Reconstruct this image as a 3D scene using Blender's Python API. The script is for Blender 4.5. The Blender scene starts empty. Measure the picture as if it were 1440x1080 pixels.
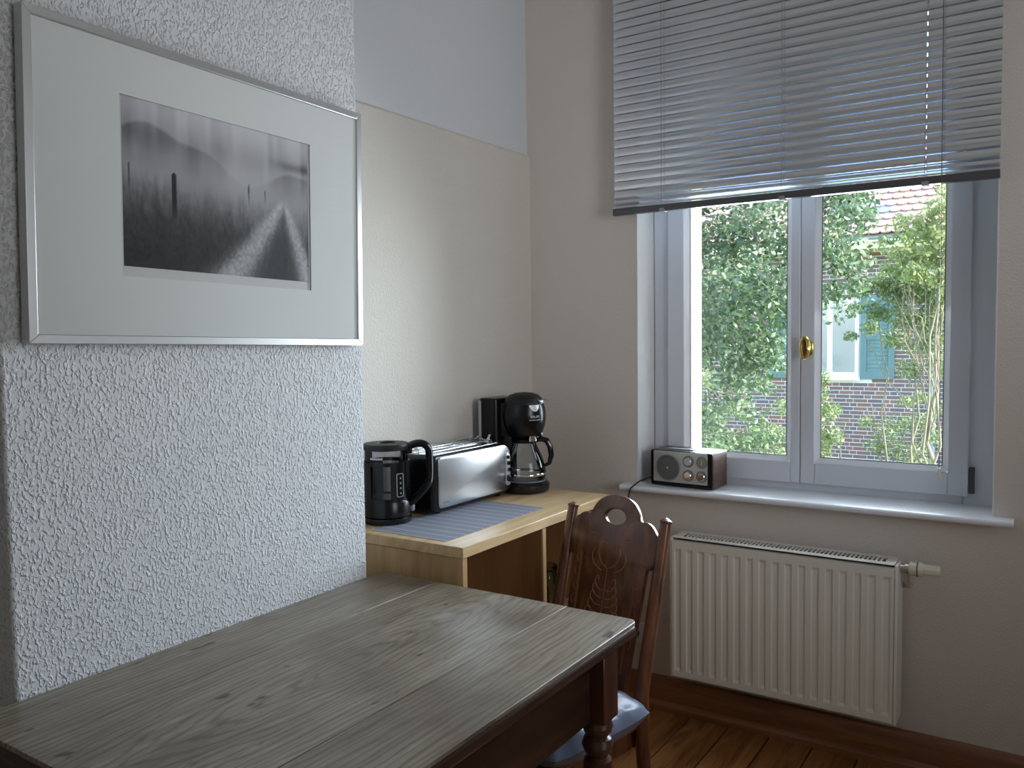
import bpy, bmesh, math, random
import numpy as np
from mathutils import Vector, Matrix

PI = math.pi
sc = bpy.context.scene
COL = sc.collection

# ------------------------------------------------------------------ camera
cam_d = bpy.data.cameras.new('camera')
cam_d.sensor_width = 36.0
cam_d.lens = 1179.7 / 1440.0 * 36.0
cam_d.clip_start = 0.02
cam_d.clip_end = 300
cam = bpy.data.objects.new('camera', cam_d)
COL.objects.link(cam)
# rows: world axes X (along window wall), Y (into depth), Z (up) seen in camera axes (right, down, forward)
AX = Vector((0.83621151, 0.01997616, -0.54804312))
AY = Vector((0.54824863, -0.05447115, 0.8345396))
AZ = Vector((-0.01318164, -0.9983155, -0.05650131))
right = Vector((AX[0], AY[0], AZ[0]))
down = Vector((AX[1], AY[1], AZ[1]))
fwd = Vector((AX[2], AY[2], AZ[2]))
CAM = Vector((1.806, -2.88, 1.40))
M = Matrix.Identity(4)
for i in range(3):
    M[i][0] = right[i]; M[i][1] = -down[i]; M[i][2] = -fwd[i]; M[i][3] = CAM[i]
cam.matrix_world = M
sc.camera = cam

RX, RY0, RZ = 3.5, -4.3, 2.95      # room: X 0..RX, Y RY0..0

# ------------------------------------------------------------------ sky, sun, daylight at the window, added side light, exposure
world = bpy.data.worlds.new('sky')
sc.world = world
world.use_nodes = True
wn = world.node_tree.nodes
wl = world.node_tree.links
sky = wn.new('ShaderNodeTexSky')
sky.sky_type = 'NISHITA'
sky.sun_disc = False
sky.sun_elevation = math.radians(42)
sky.sun_rotation = math.radians(82)
wl.new(sky.outputs[0], wn['Background'].inputs[0])
wn['Background'].inputs[1].default_value = 1.0

SUN_DIR = Vector((0.80, 0.12, 0.60)).normalized()
sd = bpy.data.lights.new('sun', 'SUN')
sd.energy = 12.5
sd.angle = math.radians(0.6)
sd.color = (1.0, 0.95, 0.86)
so = bpy.data.objects.new('sun', sd)
so.rotation_euler = SUN_DIR.to_track_quat('Z', 'Y').to_euler()
so.location = (20, 3, 15)
COL.objects.link(so)


def area_light(name, loc, direction, sx, sy, power, color, spread=180):
    d = bpy.data.lights.new(name, 'AREA')
    d.shape = 'RECTANGLE'
    d.size = sx
    d.size_y = sy
    d.energy = power
    d.color = color
    d.spread = math.radians(spread)
    o = bpy.data.objects.new(name, d)
    o.location = loc
    o.rotation_euler = Vector(direction).to_track_quat('-Z', 'Y').to_euler()
    COL.objects.link(o)
    return o


# daylight through the window in view; side lamp added at an assumed, unseen window
area_light('daylight_left_casement', (0.815, 0.175, 1.42), (0, -1, 0), 0.36, 0.96, 12.5, (0.80, 0.90, 1.0), 134)
area_light('daylight_right_casement', (1.295, 0.175, 1.42), (0, -1, -0.42), 0.38, 0.96, 11, (0.80, 0.90, 1.0), 130)
area_light('added_side_light', (RX - 0.03, -1.70, 1.75), (-1, 0.32, 0.10), 1.05, 1.5, 6.6, (0.96, 0.97, 1.0), 84)

sc.view_settings.view_transform = 'Standard'
sc.view_settings.look = 'None'
sc.view_settings.gamma = 1.0
sc.view_settings.use_curve_mapping = False
sc.view_settings.exposure = 0.35
sc.cycles.max_bounces = 8
sc.cycles.diffuse_bounces = 4
sc.cycles.transparent_max_bounces = 16
sc.cycles.sample_clamp_indirect = 6.0


# ------------------------------------------------------------------ materials
def mat(name, color, rough=0.6, metal=0.0, spec=0.5, bump=None, vary=None, coat=0.0):
    m = bpy.data.materials.new(name)
    m.use_nodes = True
    nt = m.node_tree
    b = nt.nodes['Principled BSDF']
    b.inputs['Base Color'].default_value = (*color, 1)
    b.inputs['Roughness'].default_value = rough
    b.inputs['Metallic'].default_value = metal
    b.inputs['Specular IOR Level'].default_value = spec
    if coat:
        b.inputs['Coat Weight'].default_value = coat
        b.inputs['Coat Roughness'].default_value = 0.15
    tc = nt.nodes.new('ShaderNodeTexCoord')
    if vary:   # (scale vec, amount)
        mp = nt.nodes.new('ShaderNodeMapping')
        mp.inputs['Scale'].default_value = vary[0]
        nz = nt.nodes.new('ShaderNodeTexNoise')
        nz.inputs['Scale'].default_value = 1.0
        nz.inputs['Detail'].default_value = 4
        nt.links.new(tc.outputs['Object'], mp.inputs[0])
        nt.links.new(mp.outputs[0], nz.inputs['Vector'])
        cr = nt.nodes.new('ShaderNodeValToRGB')
        a = vary[1]
        cr.color_ramp.elements[0].position = 0.3
        cr.color_ramp.elements[1].position = 0.7
        cr.color_ramp.elements[0].color = (*[max(0, c * (1 - a)) for c in color], 1)
        cr.color_ramp.elements[1].color = (*[min(1, c * (1 + a)) for c in color], 1)
        nt.links.new(nz.outputs['Fac'], cr.inputs[0])
        nt.links.new(cr.outputs[0], b.inputs['Base Color'])
    if bump:   # (scale, strength, distance, detail)
        nz = nt.nodes.new('ShaderNodeTexNoise')
        nz.inputs['Scale'].default_value = bump[0]
        nz.inputs['Detail'].default_value = bump[3] if len(bump) > 3 else 3
        nt.links.new(tc.outputs['Object'], nz.inputs['Vector'])
        bp = nt.nodes.new('ShaderNodeBump')
        bp.inputs['Strength'].default_value = bump[1]
        bp.inputs['Distance'].default_value = bump[2]
        nt.links.new(nz.outputs['Fac'], bp.inputs['Height'])
        nt.links.new(bp.outputs[0], b.inputs['Normal'])
    return m


def stipple(name, color, scale, strength, dist, lo=0.45, hi=0.62):
    """rough-cast / woodchip wall paint: pimples of plaster"""
    m = mat(name, color, 0.85, spec=0.25)
    nt = m.node_tree
    b = nt.nodes['Principled BSDF']
    tc = nt.nodes.new('ShaderNodeTexCoord')
    mp = nt.nodes.new('ShaderNodeMapping')
    mp.inputs['Scale'].default_value = (1, 1, 0.75)
    nt.links.new(tc.outputs['Object'], mp.inputs[0])
    nz = nt.nodes.new('ShaderNodeTexNoise')
    nz.inputs['Scale'].default_value = scale
    nz.inputs['Detail'].default_value = 2.0
    nz.inputs['Roughness'].default_value = 0.45
    nz.inputs['Distortion'].default_value = 0.25
    nt.links.new(mp.outputs[0], nz.inputs['Vector'])
    cr = nt.nodes.new('ShaderNodeValToRGB')
    cr.color_ramp.interpolation = 'EASE'
    cr.color_ramp.elements[0].position = lo
    cr.color_ramp.elements[1].position = hi
    nt.links.new(nz.outputs['Fac'], cr.inputs[0])
    bp = nt.nodes.new('ShaderNodeBump')
    bp.inputs['Strength'].default_value = strength
    bp.inputs['Distance'].default_value = dist
    nt.links.new(cr.outputs[0], bp.inputs['Height'])
    nt.links.new(bp.outputs[0], b.inputs['Normal'])
    return m


def wood(name, c1, c2, c3, grain=(40, 3, 40), rough=0.5, wave=1.0, bump=0.15, patch=None, coat=0.0, per_object=False):
    """planed wood; grain = noise scale per object axis (small = along the grain)"""
    m = mat(name, c1, rough, spec=0.45, coat=coat)
    nt = m.node_tree
    b = nt.nodes['Principled BSDF']
    tc = nt.nodes.new('ShaderNodeTexCoord')
    mp = nt.nodes.new('ShaderNodeMapping')
    mp.inputs['Scale'].default_value = grain
    src = tc.outputs['Object']
    if per_object:
        oi = nt.nodes.new('ShaderNodeObjectInfo')
        ad = nt.nodes.new('ShaderNodeVectorMath')
        ad.operation = 'MULTIPLY_ADD'
        cmb = nt.nodes.new('ShaderNodeCombineXYZ')
        for i in range(3):
            nt.links.new(oi.outputs['Random'], cmb.inputs[i])
        ad.inputs[1].default_value = (7, 13, 5)
        nt.links.new(cmb.outputs[0], ad.inputs[0])
        nt.links.new(src, ad.inputs[2])
        src = ad.outputs[0]
    nt.links.new(src, mp.inputs[0])
    n1 = nt.nodes.new('ShaderNodeTexNoise')
    n1.inputs['Scale'].default_value = 1.0
    n1.inputs['Detail'].default_value = 6
    n1.inputs['Roughness'].default_value = 0.62
    n1.inputs['Distortion'].default_value = wave
    nt.links.new(mp.outputs[0], n1.inputs['Vector'])
    cr = nt.nodes.new('ShaderNodeValToRGB')
    e = cr.color_ramp.elements
    e[0].position = 0.32; e[0].color = (*c2, 1)
    e[1].position = 0.68; e[1].color = (*c3, 1)
    k = e.new(0.5); k.color = (*c1, 1)
    nt.links.new(n1.outputs['Fac'], cr.inputs[0])
    out = cr.outputs[0]
    if patch:   # (scale, colour, amount) worn or stained patches
        n2 = nt.nodes.new('ShaderNodeTexNoise')
        n2.inputs['Scale'].default_value = patch[0]
        n2.inputs['Detail'].default_value = 5
        nt.links.new(src, n2.inputs['Vector'])
        c2n = nt.nodes.new('ShaderNodeValToRGB')
        c2n.color_ramp.elements[0].position = 0.45
        c2n.color_ramp.elements[1].position = 0.72
        c2n.color_ramp.elements[0].color = (0, 0, 0, 1)
        c2n.color_ramp.elements[1].color = (patch[2],) * 3 + (1,)
        nt.links.new(n2.outputs['Fac'], c2n.inputs[0])
        mx = nt.nodes.new('ShaderNodeMix')
        mx.data_type = 'RGBA'
        nt.links.new(c2n.outputs[0], mx.inputs['Factor'])
        nt.links.new(out, mx.inputs['A'])
        mx.inputs['B'].default_value = (*patch[1], 1)
        out = mx.outputs['Result']
    nt.links.new(out, b.inputs['Base Color'])
    bp = nt.nodes.new('ShaderNodeBump')
    bp.inputs['Strength'].default_value = bump
    bp.inputs['Distance'].default_value = 0.002
    nt.links.new(n1.outputs['Fac'], bp.inputs['Height'])
    nt.links.new(bp.outputs[0], b.inputs['Normal'])
    return m


def table_wood():
    m = wood('worn_grey_oak', (0.265, 0.222, 0.166), (0.190, 0.150, 0.106), (0.335, 0.292, 0.228), (36, 2.0, 36), 0.36, 2.6, 0.20, (3.2, (0.115, 0.082, 0.055), 0.9), per_object=True)
    nt = m.node_tree
    b = nt.nodes['Principled BSDF']
    src = b.inputs['Base Color'].links[0].from_socket
    tc = nt.nodes.new('ShaderNodeTexCoord')
    mp = nt.nodes.new('ShaderNodeMapping')
    mp.inputs['Scale'].default_value = (7.0, 1.3, 7.0)
    nt.links.new(tc.outputs['Object'], mp.inputs[0])
    wv = nt.nodes.new('ShaderNodeTexWave')
    wv.wave_type = 'RINGS'
    wv.rings_direction = 'Z'
    wv.inputs['Scale'].default_value = 3.2
    wv.inputs['Distortion'].default_value = 7.5
    wv.inputs['Detail'].default_value = 3.0
    wv.inputs['Detail Scale'].default_value = 1.2
    nt.links.new(mp.outputs[0], wv.inputs['Vector'])
    cr = nt.nodes.new('ShaderNodeValToRGB')
    cr.color_ramp.elements[0].position = 0.0; cr.color_ramp.elements[0].color = (0.55, 0.53, 0.51, 1)
    cr.color_ramp.elements[1].position = 0.45; cr.color_ramp.elements[1].color = (1, 1, 1, 1)
    nt.links.new(wv.outputs['Fac'], cr.inputs[0])
    mx = nt.nodes.new('ShaderNodeMix'); mx.data_type = 'RGBA'; mx.blend_type = 'MULTIPLY'
    mx.inputs['Factor'].default_value = 0.75
    nt.links.new(src, mx.inputs['A']); nt.links.new(cr.outputs[0], mx.inputs['B'])
    mp2 = nt.nodes.new('ShaderNodeMapping')
    mp2.inputs['Scale'].default_value = (26, 11, 20)
    nt.links.new(tc.outputs['Object'], mp2.inputs[0])
    nz = nt.nodes.new('ShaderNodeTexNoise')
    nz.inputs['Scale'].default_value = 1.0
    nz.inputs['Detail'].default_value = 2.0
    nt.links.new(mp2.outputs[0], nz.inputs['Vector'])
    c2 = nt.nodes.new('ShaderNodeValToRGB')
    c2.color_ramp.elements[0].position = 0.70; c2.color_ramp.elements[0].color = (1, 1, 1, 1)
    c2.color_ramp.elements[1].position = 0.745; c2.color_ramp.elements[1].color = (0.30, 0.27, 0.25, 1)
    nt.links.new(nz.outputs['Fac'], c2.inputs[0])
    m2 = nt.nodes.new('ShaderNodeMix'); m2.data_type = 'RGBA'; m2.blend_type = 'MULTIPLY'
    m2.inputs['Factor'].default_value = 1.0
    nt.links.new(mx.outputs['Result'], m2.inputs['A']); nt.links.new(c2.outputs[0], m2.inputs['B'])
    nt.links.new(m2.outputs['Result'], b.inputs['Base Color'])
    return m


def glass(name, tint=(1, 1, 1), ior=1.45, rough=0.0):
    m = bpy.data.materials.new(name)
    m.use_nodes = True
    nt = m.node_tree
    nt.nodes.remove(nt.nodes['Principled BSDF'])
    out = nt.nodes['Material Output']
    tr = nt.nodes.new('ShaderNodeBsdfTransparent')
    tr.inputs[0].default_value = (*tint, 1)
    gl = nt.nodes.new('ShaderNodeBsdfGlossy')
    gl.inputs['Roughness'].default_value = rough
    fr = nt.nodes.new('ShaderNodeFresnel')
    fr.inputs[0].default_value = ior
    mx = nt.nodes.new('ShaderNodeMixShader')
    nt.links.new(fr.outputs[0], mx.inputs[0])
    nt.links.new(tr.outputs[0], mx.inputs[1])
    nt.links.new(gl.outputs[0], mx.inputs[2])
    nt.links.new(mx.outputs[0], out.inputs[0])
    return m


def leaf_mat(name, c1, c2, rough=0.35, transl=0.3):
    m = mat(name, c1, rough)
    nt = m.node_tree
    b = nt.nodes['Principled BSDF']
    geo = nt.nodes.new('ShaderNodeNewGeometry')
    cr = nt.nodes.new('ShaderNodeValToRGB')
    cr.color_ramp.elements[0].color = (*c1, 1)
    cr.color_ramp.elements[1].color = (*c2, 1)
    nt.links.new(geo.outputs['Random Per Island'], cr.inputs[0])
    nt.links.new(cr.outputs[0], b.inputs['Base Color'])
    t = nt.nodes.new('ShaderNodeBsdfTranslucent')
    nt.links.new(cr.outputs[0], t.inputs[0])
    mx = nt.nodes.new('ShaderNodeMixShader')
    mx.inputs[0].default_value = transl
    nt.links.new(b.outputs[0], mx.inputs[1])
    nt.links.new(t.outputs[0], mx.inputs[2])
    nt.links.new(mx.outputs[0], nt.nodes['Material Output'].inputs[0])
    return m


MAT = dict(
    wall_chimney=stipple('chimney_roughcast', (0.66, 0.665, 0.68), 165, 0.9, 0.0044, 0.44, 0.74),
    wall_lower=stipple('lower_wall_paint', (0.66, 0.625, 0.57), 150, 0.5, 0.002),
    wall_upper=stipple('upper_wall_paint', (0.63, 0.65, 0.68), 170, 0.35, 0.0015),
    wall_window=stipple('window_wall_paint', (0.72, 0.66, 0.61), 170, 0.4, 0.0015),
    reveal=stipple('reveal_paint', (0.78, 0.78, 0.77), 170, 0.25, 0.001),
    ceiling=mat('ceiling_paint', (0.8, 0.8, 0.78), 0.9),
    yellow=stipple('yellow_render', (0.25, 0.245, 0.155), 60, 0.4, 0.003),
    pvc=mat('white_window_plastic', (0.70, 0.73, 0.81), 0.32),
    bead=mat('white_glazing_bead', (0.85, 0.87, 0.92), 0.25),
    gasket=mat('grey_seal_rubber', (0.12, 0.13, 0.16), 0.6),
    sill=mat('white_sill_lacquer', (0.84, 0.87, 0.92), 0.16, bump=(30, 0.05, 0.001)),
    brass=mat('polished_brass', (0.80, 0.62, 0.22), 0.22, 1.0),
    brass_dark=mat('tarnished_brass', (0.16, 0.08, 0.03), 0.3, 0.6),
    hinge=mat('dark_grey_hinge', (0.06, 0.06, 0.07), 0.4),
    glass=glass('window_glass', (0.96, 0.98, 0.98)),
    pic_glass=glass('picture_glass', (0.98, 0.985, 0.985), 1.10),
    dark_glass=glass('smoky_kettle_glass', (0.82, 0.83, 0.86), 1.5),
    carafe_glass=glass('carafe_glass', (0.80, 0.83, 0.85), 1.5),
    jar_glass=glass('green_jar_glass', (0.65, 0.78, 0.62), 1.5),
    slat=mat('silver_slat_lacquer', (0.80, 0.81, 0.85), 0.25, 1.0),
    rail=mat('dark_grey_blind_rail', (0.10, 0.10, 0.11), 0.35, 0.3),
    cord=mat('grey_blind_cord', (0.30, 0.30, 0.31), 0.8),
    white_plastic=mat('white_plastic', (0.80, 0.82, 0.85), 0.4),
    radiator=mat('cream_radiator_enamel', (0.82, 0.81, 0.75), 0.38),
    radiator_shade=mat('radiator_inside_shade', (0.03, 0.03, 0.03), 0.8),  # shade inside the radiator put into the colour
    valve=mat('ivory_valve_plastic', (0.72, 0.68, 0.54), 0.45),
    valve_metal=mat('nickel_valve', (0.62, 0.60, 0.55), 0.3, 0.8),
    alu=mat('brushed_aluminium_frame', (0.58, 0.58, 0.58), 0.38, 0.9, bump=(300, 0.05, 0.0005)),
    matboard=mat('white_mat_board', (0.85, 0.87, 0.87), 0.9, bump=(400, 0.1, 0.0005)),
    paper=mat('white_print_paper', (0.74, 0.74, 0.74), 0.8),
    table=table_wood(),
    table_dark=wood('dark_stained_oak', (0.038, 0.017, 0.011), (0.020, 0.009, 0.006), (0.065, 0.027, 0.016), (30, 3, 30), 0.38, 0.6, 0.15),
    table_leg=wood('dark_red_stained_oak', (0.060, 0.023, 0.014), (0.035, 0.013, 0.008), (0.085, 0.033, 0.019), (30, 30, 3), 0.3, 0.6, 0.1),
    chair=wood('polished_walnut', (0.135, 0.050, 0.024), (0.070, 0.024, 0.012), (0.22, 0.085, 0.038), (28, 28, 3.5), 0.28, 1.0, 0.08, coat=0.3),
    carving=mat('carved_line_tan', (0.25, 0.108, 0.048), 0.4),
    pine=wood('oiled_pine', (0.60, 0.42, 0.22), (0.48, 0.30, 0.14), (0.68, 0.51, 0.30), (26, 2.0, 26), 0.42, 0.8, 0.08),
    pine_v=wood('oiled_pine_upright', (0.55, 0.36, 0.17), (0.36, 0.20, 0.085), (0.64, 0.45, 0.24), (9, 9, 0.8), 0.45, 0.5, 0.08),
    pine_shaded=wood('shaded_pine_inside', (0.33, 0.17, 0.07), (0.23, 0.11, 0.045), (0.40, 0.22, 0.10), (8, 8, 0.8), 0.55, 0.5, 0.05),  # pine darkened to paint the shade inside the compartments
    plank=wood('varnished_floor_pine', (0.36, 0.155, 0.050), (0.13, 0.046, 0.013), (0.48, 0.235, 0.09), (15, 1.3, 15), 0.30, 2.6, 0.06, coat=0.25, per_object=True),
    floor_gap=mat('dark_floor_joint', (0.03, 0.015, 0.008), 0.9),
    baseboard=wood('varnished_baseboard', (0.26, 0.105, 0.04), (0.18, 0.065, 0.024), (0.33, 0.145, 0.06), (1.6, 26, 26), 0.32, 1.0, 0.06, coat=0.2),
    cushion=mat('grey_blue_satin', (0.125, 0.145, 0.21), 0.36, bump=(28, 0.35, 0.006), vary=((6, 6, 6), 0.12)),
    black=mat('black_plastic', (0.006, 0.006, 0.007), 0.24, spec=0.35),
    black_gloss=mat('black_gloss_plastic', (0.008, 0.008, 0.010), 0.12),
    black_matt=mat('black_matt_plastic', (0.011, 0.011, 0.012), 0.45, spec=0.35),
    steel=mat('brushed_steel', (0.62, 0.63, 0.65), 0.24, 1.0, bump=(90, 0.03, 0.0005)),
    chrome=mat('chrome', (0.78, 0.79, 0.82), 0.10, 1.0),
    silver=mat('silver_paint', (0.62, 0.63, 0.66), 0.34, 0.55),
    grey_plastic=mat('grey_plastic', (0.28, 0.29, 0.31), 0.4),
    light_grey=mat('light_grey_strip', (0.46, 0.47, 0.50), 0.35),
    speaker=mat('grey_speaker_mesh', (0.16, 0.17, 0.16), 0.55, 0.4, bump=(700, 0.5, 0.001)),
    walnut_veneer=wood('radio_walnut_veneer', (0.105, 0.060, 0.042), (0.060, 0.033, 0.024), (0.16, 0.095, 0.065), (30, 3, 30), 0.4, 0.6, 0.05),
    dial=mat('tuning_dial_face', (0.30, 0.32, 0.22), 0.3),
    white_print=mat('white_print', (0.75, 0.76, 0.78), 0.5),
    dark_print=mat('dark_print', (0.10, 0.11, 0.13), 0.5),
    cable=mat('black_cable', (0.012, 0.012, 0.012), 0.5),
    mortar=mat('pale_mortar', (0.68, 0.64, 0.64), 0.95),
    soffit=mat('cream_soffit', (0.72, 0.62, 0.42), 0.8),
    zinc=mat('zinc_gutter', (0.36, 0.40, 0.43), 0.45, 0.5),
    house_white=mat('white_house_window', (0.82, 0.84, 0.88), 0.4),
    shutter=mat('green_blue_shutter_paint', (0.105, 0.175, 0.18), 0.6, vary=((3, 3, 3), 0.15)),
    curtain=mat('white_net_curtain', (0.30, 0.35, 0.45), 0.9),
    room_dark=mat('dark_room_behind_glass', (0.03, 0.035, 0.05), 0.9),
    grass=mat('garden_grass', (0.10, 0.18, 0.05), 0.9, vary=((2, 2, 2), 0.5)),
    concrete=mat('weathered_concrete', (0.46, 0.44, 0.38), 0.9, bump=(20, 0.3, 0.01), vary=((3, 3, 3), 0.2)),
    stone=mat('grey_field_stone', (0.30, 0.31, 0.33), 0.85, bump=(12, 0.4, 0.02), vary=((4, 4, 4), 0.25)),
    bark=mat('grey_brown_bark', (0.30, 0.25, 0.18), 0.9, bump=(40, 0.5, 0.01), vary=((10, 10, 3), 0.3)),
    twig=mat('pale_twig_bark', (0.23, 0.19, 0.135), 0.85, vary=((10, 10, 3), 0.25)),
    holly=leaf_mat('holly_leaves', (0.06, 0.11, 0.06), (0.21, 0.28, 0.15), 0.2, 0.3),
    yellowleaf=leaf_mat('yellow_green_leaves', (0.22, 0.29, 0.10), (0.50, 0.52, 0.24), 0.45, 0.45),
    shrubleaf=leaf_mat('shrub_leaves', (0.13, 0.20, 0.08), (0.32, 0.38, 0.16), 0.45, 0.4),
)


def placemat_mat():
    m = mat('grey_striped_weave', (0.36, 0.38, 0.46), 0.75)
    nt = m.node_tree
    b = nt.nodes['Principled BSDF']
    tc = nt.nodes.new('ShaderNodeTexCoord')
    sp = nt.nodes.new('ShaderNodeSeparateXYZ')
    nt.links.new(tc.outputs['Object'], sp.inputs[0])
    mm = nt.nodes.new('ShaderNodeMath'); mm.operation = 'MULTIPLY'; mm.inputs[1].default_value = 1 / 0.0435
    fr = nt.nodes.new('ShaderNodeMath'); fr.operation = 'FRACT'
    lt = nt.nodes.new('ShaderNodeMath'); lt.operation = 'LESS_THAN'; lt.inputs[1].default_value = 0.10
    nt.links.new(sp.outputs['Y'], mm.inputs[0]); nt.links.new(mm.outputs[0], fr.inputs[0]); nt.links.new(fr.outputs[0], lt.inputs[0])
    mx = nt.nodes.new('ShaderNodeMix'); mx.data_type = 'RGBA'
    mx.inputs['A'].default_value = (0.225, 0.235, 0.285, 1)
    mx.inputs['B'].default_value = (0.46, 0.47, 0.52, 1)
    nt.links.new(lt.outputs[0], mx.inputs['Factor'])
    nt.links.new(mx.outputs['Result'], b.inputs['Base Color'])
    return m


MAT['placemat'] = placemat_mat()


def brick_mat(name, cols):
    m = mat(name, cols[0], 0.85, bump=(60, 0.4, 0.004))
    nt = m.node_tree
    b = nt.nodes['Principled BSDF']
    oi = nt.nodes.new('ShaderNodeObjectInfo')
    geo = nt.nodes.new('ShaderNodeNewGeometry')
    ad = nt.nodes.new('ShaderNodeMath'); ad.operation = 'ADD'
    fr = nt.nodes.new('ShaderNodeMath'); fr.operation = 'FRACT'
    nt.links.new(oi.outputs['Random'], ad.inputs[0])
    nt.links.new(geo.outputs['Random Per Island'], ad.inputs[1])
    nt.links.new(ad.outputs[0], fr.inputs[0])
    cr = nt.nodes.new('ShaderNodeValToRGB')
    cr.color_ramp.interpolation = 'CONSTANT'
    e = cr.color_ramp.elements
    e[0].color = (*cols[0], 1)
    e[1].position = 1 / len(cols); e[1].color = (*cols[1], 1)
    for i, c in enumerate(cols[2:]):
        k = e.new((i + 2) / len(cols)); k.color = (*c, 1)
    nt.links.new(fr.outputs[0], cr.inputs[0])
    nt.links.new(cr.outputs[0], b.inputs['Base Color'])
    return m


MAT['brick'] = brick_mat('dark_clinker_brick', [(0.19, 0.105, 0.09), (0.14, 0.10, 0.10), (0.23, 0.115, 0.09), (0.16, 0.10, 0.095), (0.125, 0.10, 0.11), (0.20, 0.12, 0.10)])
MAT['tile'] = brick_mat('weathered_red_tile', [(0.34, 0.215, 0.18), (0.37, 0.24, 0.195), (0.32, 0.215, 0.19), (0.355, 0.215, 0.16)])
MAT['tile_blue'] = mat('blue_grey_tile', (0.20, 0.25, 0.36), 0.5)


# ------------------------------------------------------------------ mesh helpers
class MB:
    def __init__(self):
        self.v = []
        self.f = []

    def add(self, vs, fs):
        o = len(self.v)
        self.v += [tuple(p) for p in vs]
        self.f += [tuple(i + o for i in f) for f in fs]
        return self

    def box(self, x0, x1, y0, y1, z0, z1, mx=None):
        vs = [Vector((x, y, z)) for z in (z0, z1) for y in (y0, y1) for x in (x0, x1)]
        if mx:
            vs = [mx @ p for p in vs]
        return self.add(vs, [(0, 2, 3, 1), (4, 5, 7, 6), (0, 1, 5, 4), (2, 6, 7, 3), (0, 4, 6, 2), (1, 3, 7, 5)])

    def lathe(self, prof, n=32, c=(0, 0, 0), mx=None, cap=True):
        """prof: list of (r, z) about local z"""
        vs, fs = [], []
        for r, z in prof:
            for k in range(n):
                a = 2 * PI * k / n
                p = Vector((c[0] + r * math.cos(a), c[1] + r * math.sin(a), c[2] + z))
                vs.append(mx @ p if mx else p)
        for i in range(len(prof) - 1):
            for k in range(n):
                a, b = i * n + k, i * n + (k + 1) % n
                fs.append((a, b, b + n, a + n))
        if cap:
            fs.append(tuple(range(n))[::-1])
            fs.append(tuple((len(prof) - 1) * n + k for k in range(n)))
        return self.add(vs, fs)

    def tube(self, pts, r, n=8, closed=False):
        pts = [Vector(p) for p in pts]
        rs = r if isinstance(r, (list, tuple)) else [r] * len(pts)
        vs, fs = [], []
        m = len(pts)
        ref = None
        for i, p in enumerate(pts):
            if closed:
                t = pts[(i + 1) % m] - pts[i - 1]
            else:
                t = pts[min(i + 1, m - 1)] - pts[max(i - 1, 0)]
            t.normalize()
            if ref is None:
                ref = t.orthogonal().normalized()
            u = (ref - t * ref.dot(t))
            if u.length < 1e-5:
                u = t.orthogonal()
            u.normalize()
            ref = u
            w = t.cross(u)
            for k in range(n):
                a = 2 * PI * k / n
                vs.append(p + u * (rs[i] * math.cos(a)) + w * (rs[i] * math.sin(a)))
        for i in range(m if closed else m - 1):
            for k in range(n):
                a, b = i * n + k, i * n + (k + 1) % n
                j = (i + 1) % m
                fs.append((a, b, j * n + (k + 1) % n, j * n + k))
        if not closed:
            fs.append(tuple(range(n))[::-1])
            fs.append(tuple((m - 1) * n + k for k in range(n)))
        return self.add(vs, fs)

    def ellipsoid(self, c, r, n=20, m=12, mx=None):
        prof = [(max(1e-4, math.sin(PI * i / m)), -math.cos(PI * i / m)) for i in range(m + 1)]
        vs, fs = [], []
        for a, z in prof:
            for k in range(n):
                t = 2 * PI * k / n
                p = Vector((c[0] + r[0] * a * math.cos(t), c[1] + r[1] * a * math.sin(t), c[2] + r[2] * z))
                vs.append(mx @ p if mx else p)
        for i in range(m):
            for k in range(n):
                a, b = i * n + k, i * n + (k + 1) % n
                fs.append((a, b, b + n, a + n))
        return self.add(vs, fs)

    def prism(self, poly, z0, z1, mx=None):
        """poly (x, y) ccw extruded in local z"""
        n = len(poly)
        vs = [Vector((x, y, z0)) for x, y in poly] + [Vector((x, y, z1)) for x, y in poly]
        if mx:
            vs = [mx @ p for p in vs]
        fs = [tuple(range(n))[::-1], tuple(range(n, 2 * n))]
        fs += [(i, (i + 1) % n, n + (i + 1) % n, n + i) for i in range(n)]
        return self.add(vs, fs)

    def build(self, name, material, parent=None, bevel=0, seg=2, smooth=35, loc=None):
        me = bpy.data.meshes.new(name)
        me.from_pydata([tuple(p) for p in self.v], [], self.f)
        me.update()
        return mesh_obj(name, me, material, parent, bevel, seg, smooth, loc)


def mesh_obj(name, me, material, parent=None, bevel=0, seg=2, smooth=35, loc=None):
    if isinstance(material, str):
        material = MAT[material]
    me.materials.clear()
    me.materials.append(material)
    if smooth:
        me.polygons.foreach_set('use_smooth', [True] * len(me.polygons))
        me.set_sharp_from_angle(angle=math.radians(smooth))
    o = bpy.data.objects.new(name, me)
    COL.objects.link(o)
    if parent:
        o.parent = parent
    if loc:
        o.location = loc
    if bevel:
        b = o.modifiers.new('bevel', 'BEVEL')
        b.width = bevel
        b.segments = seg
        b.limit_method = 'ANGLE'
        b.angle_limit = math.radians(40)
    return o


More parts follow.
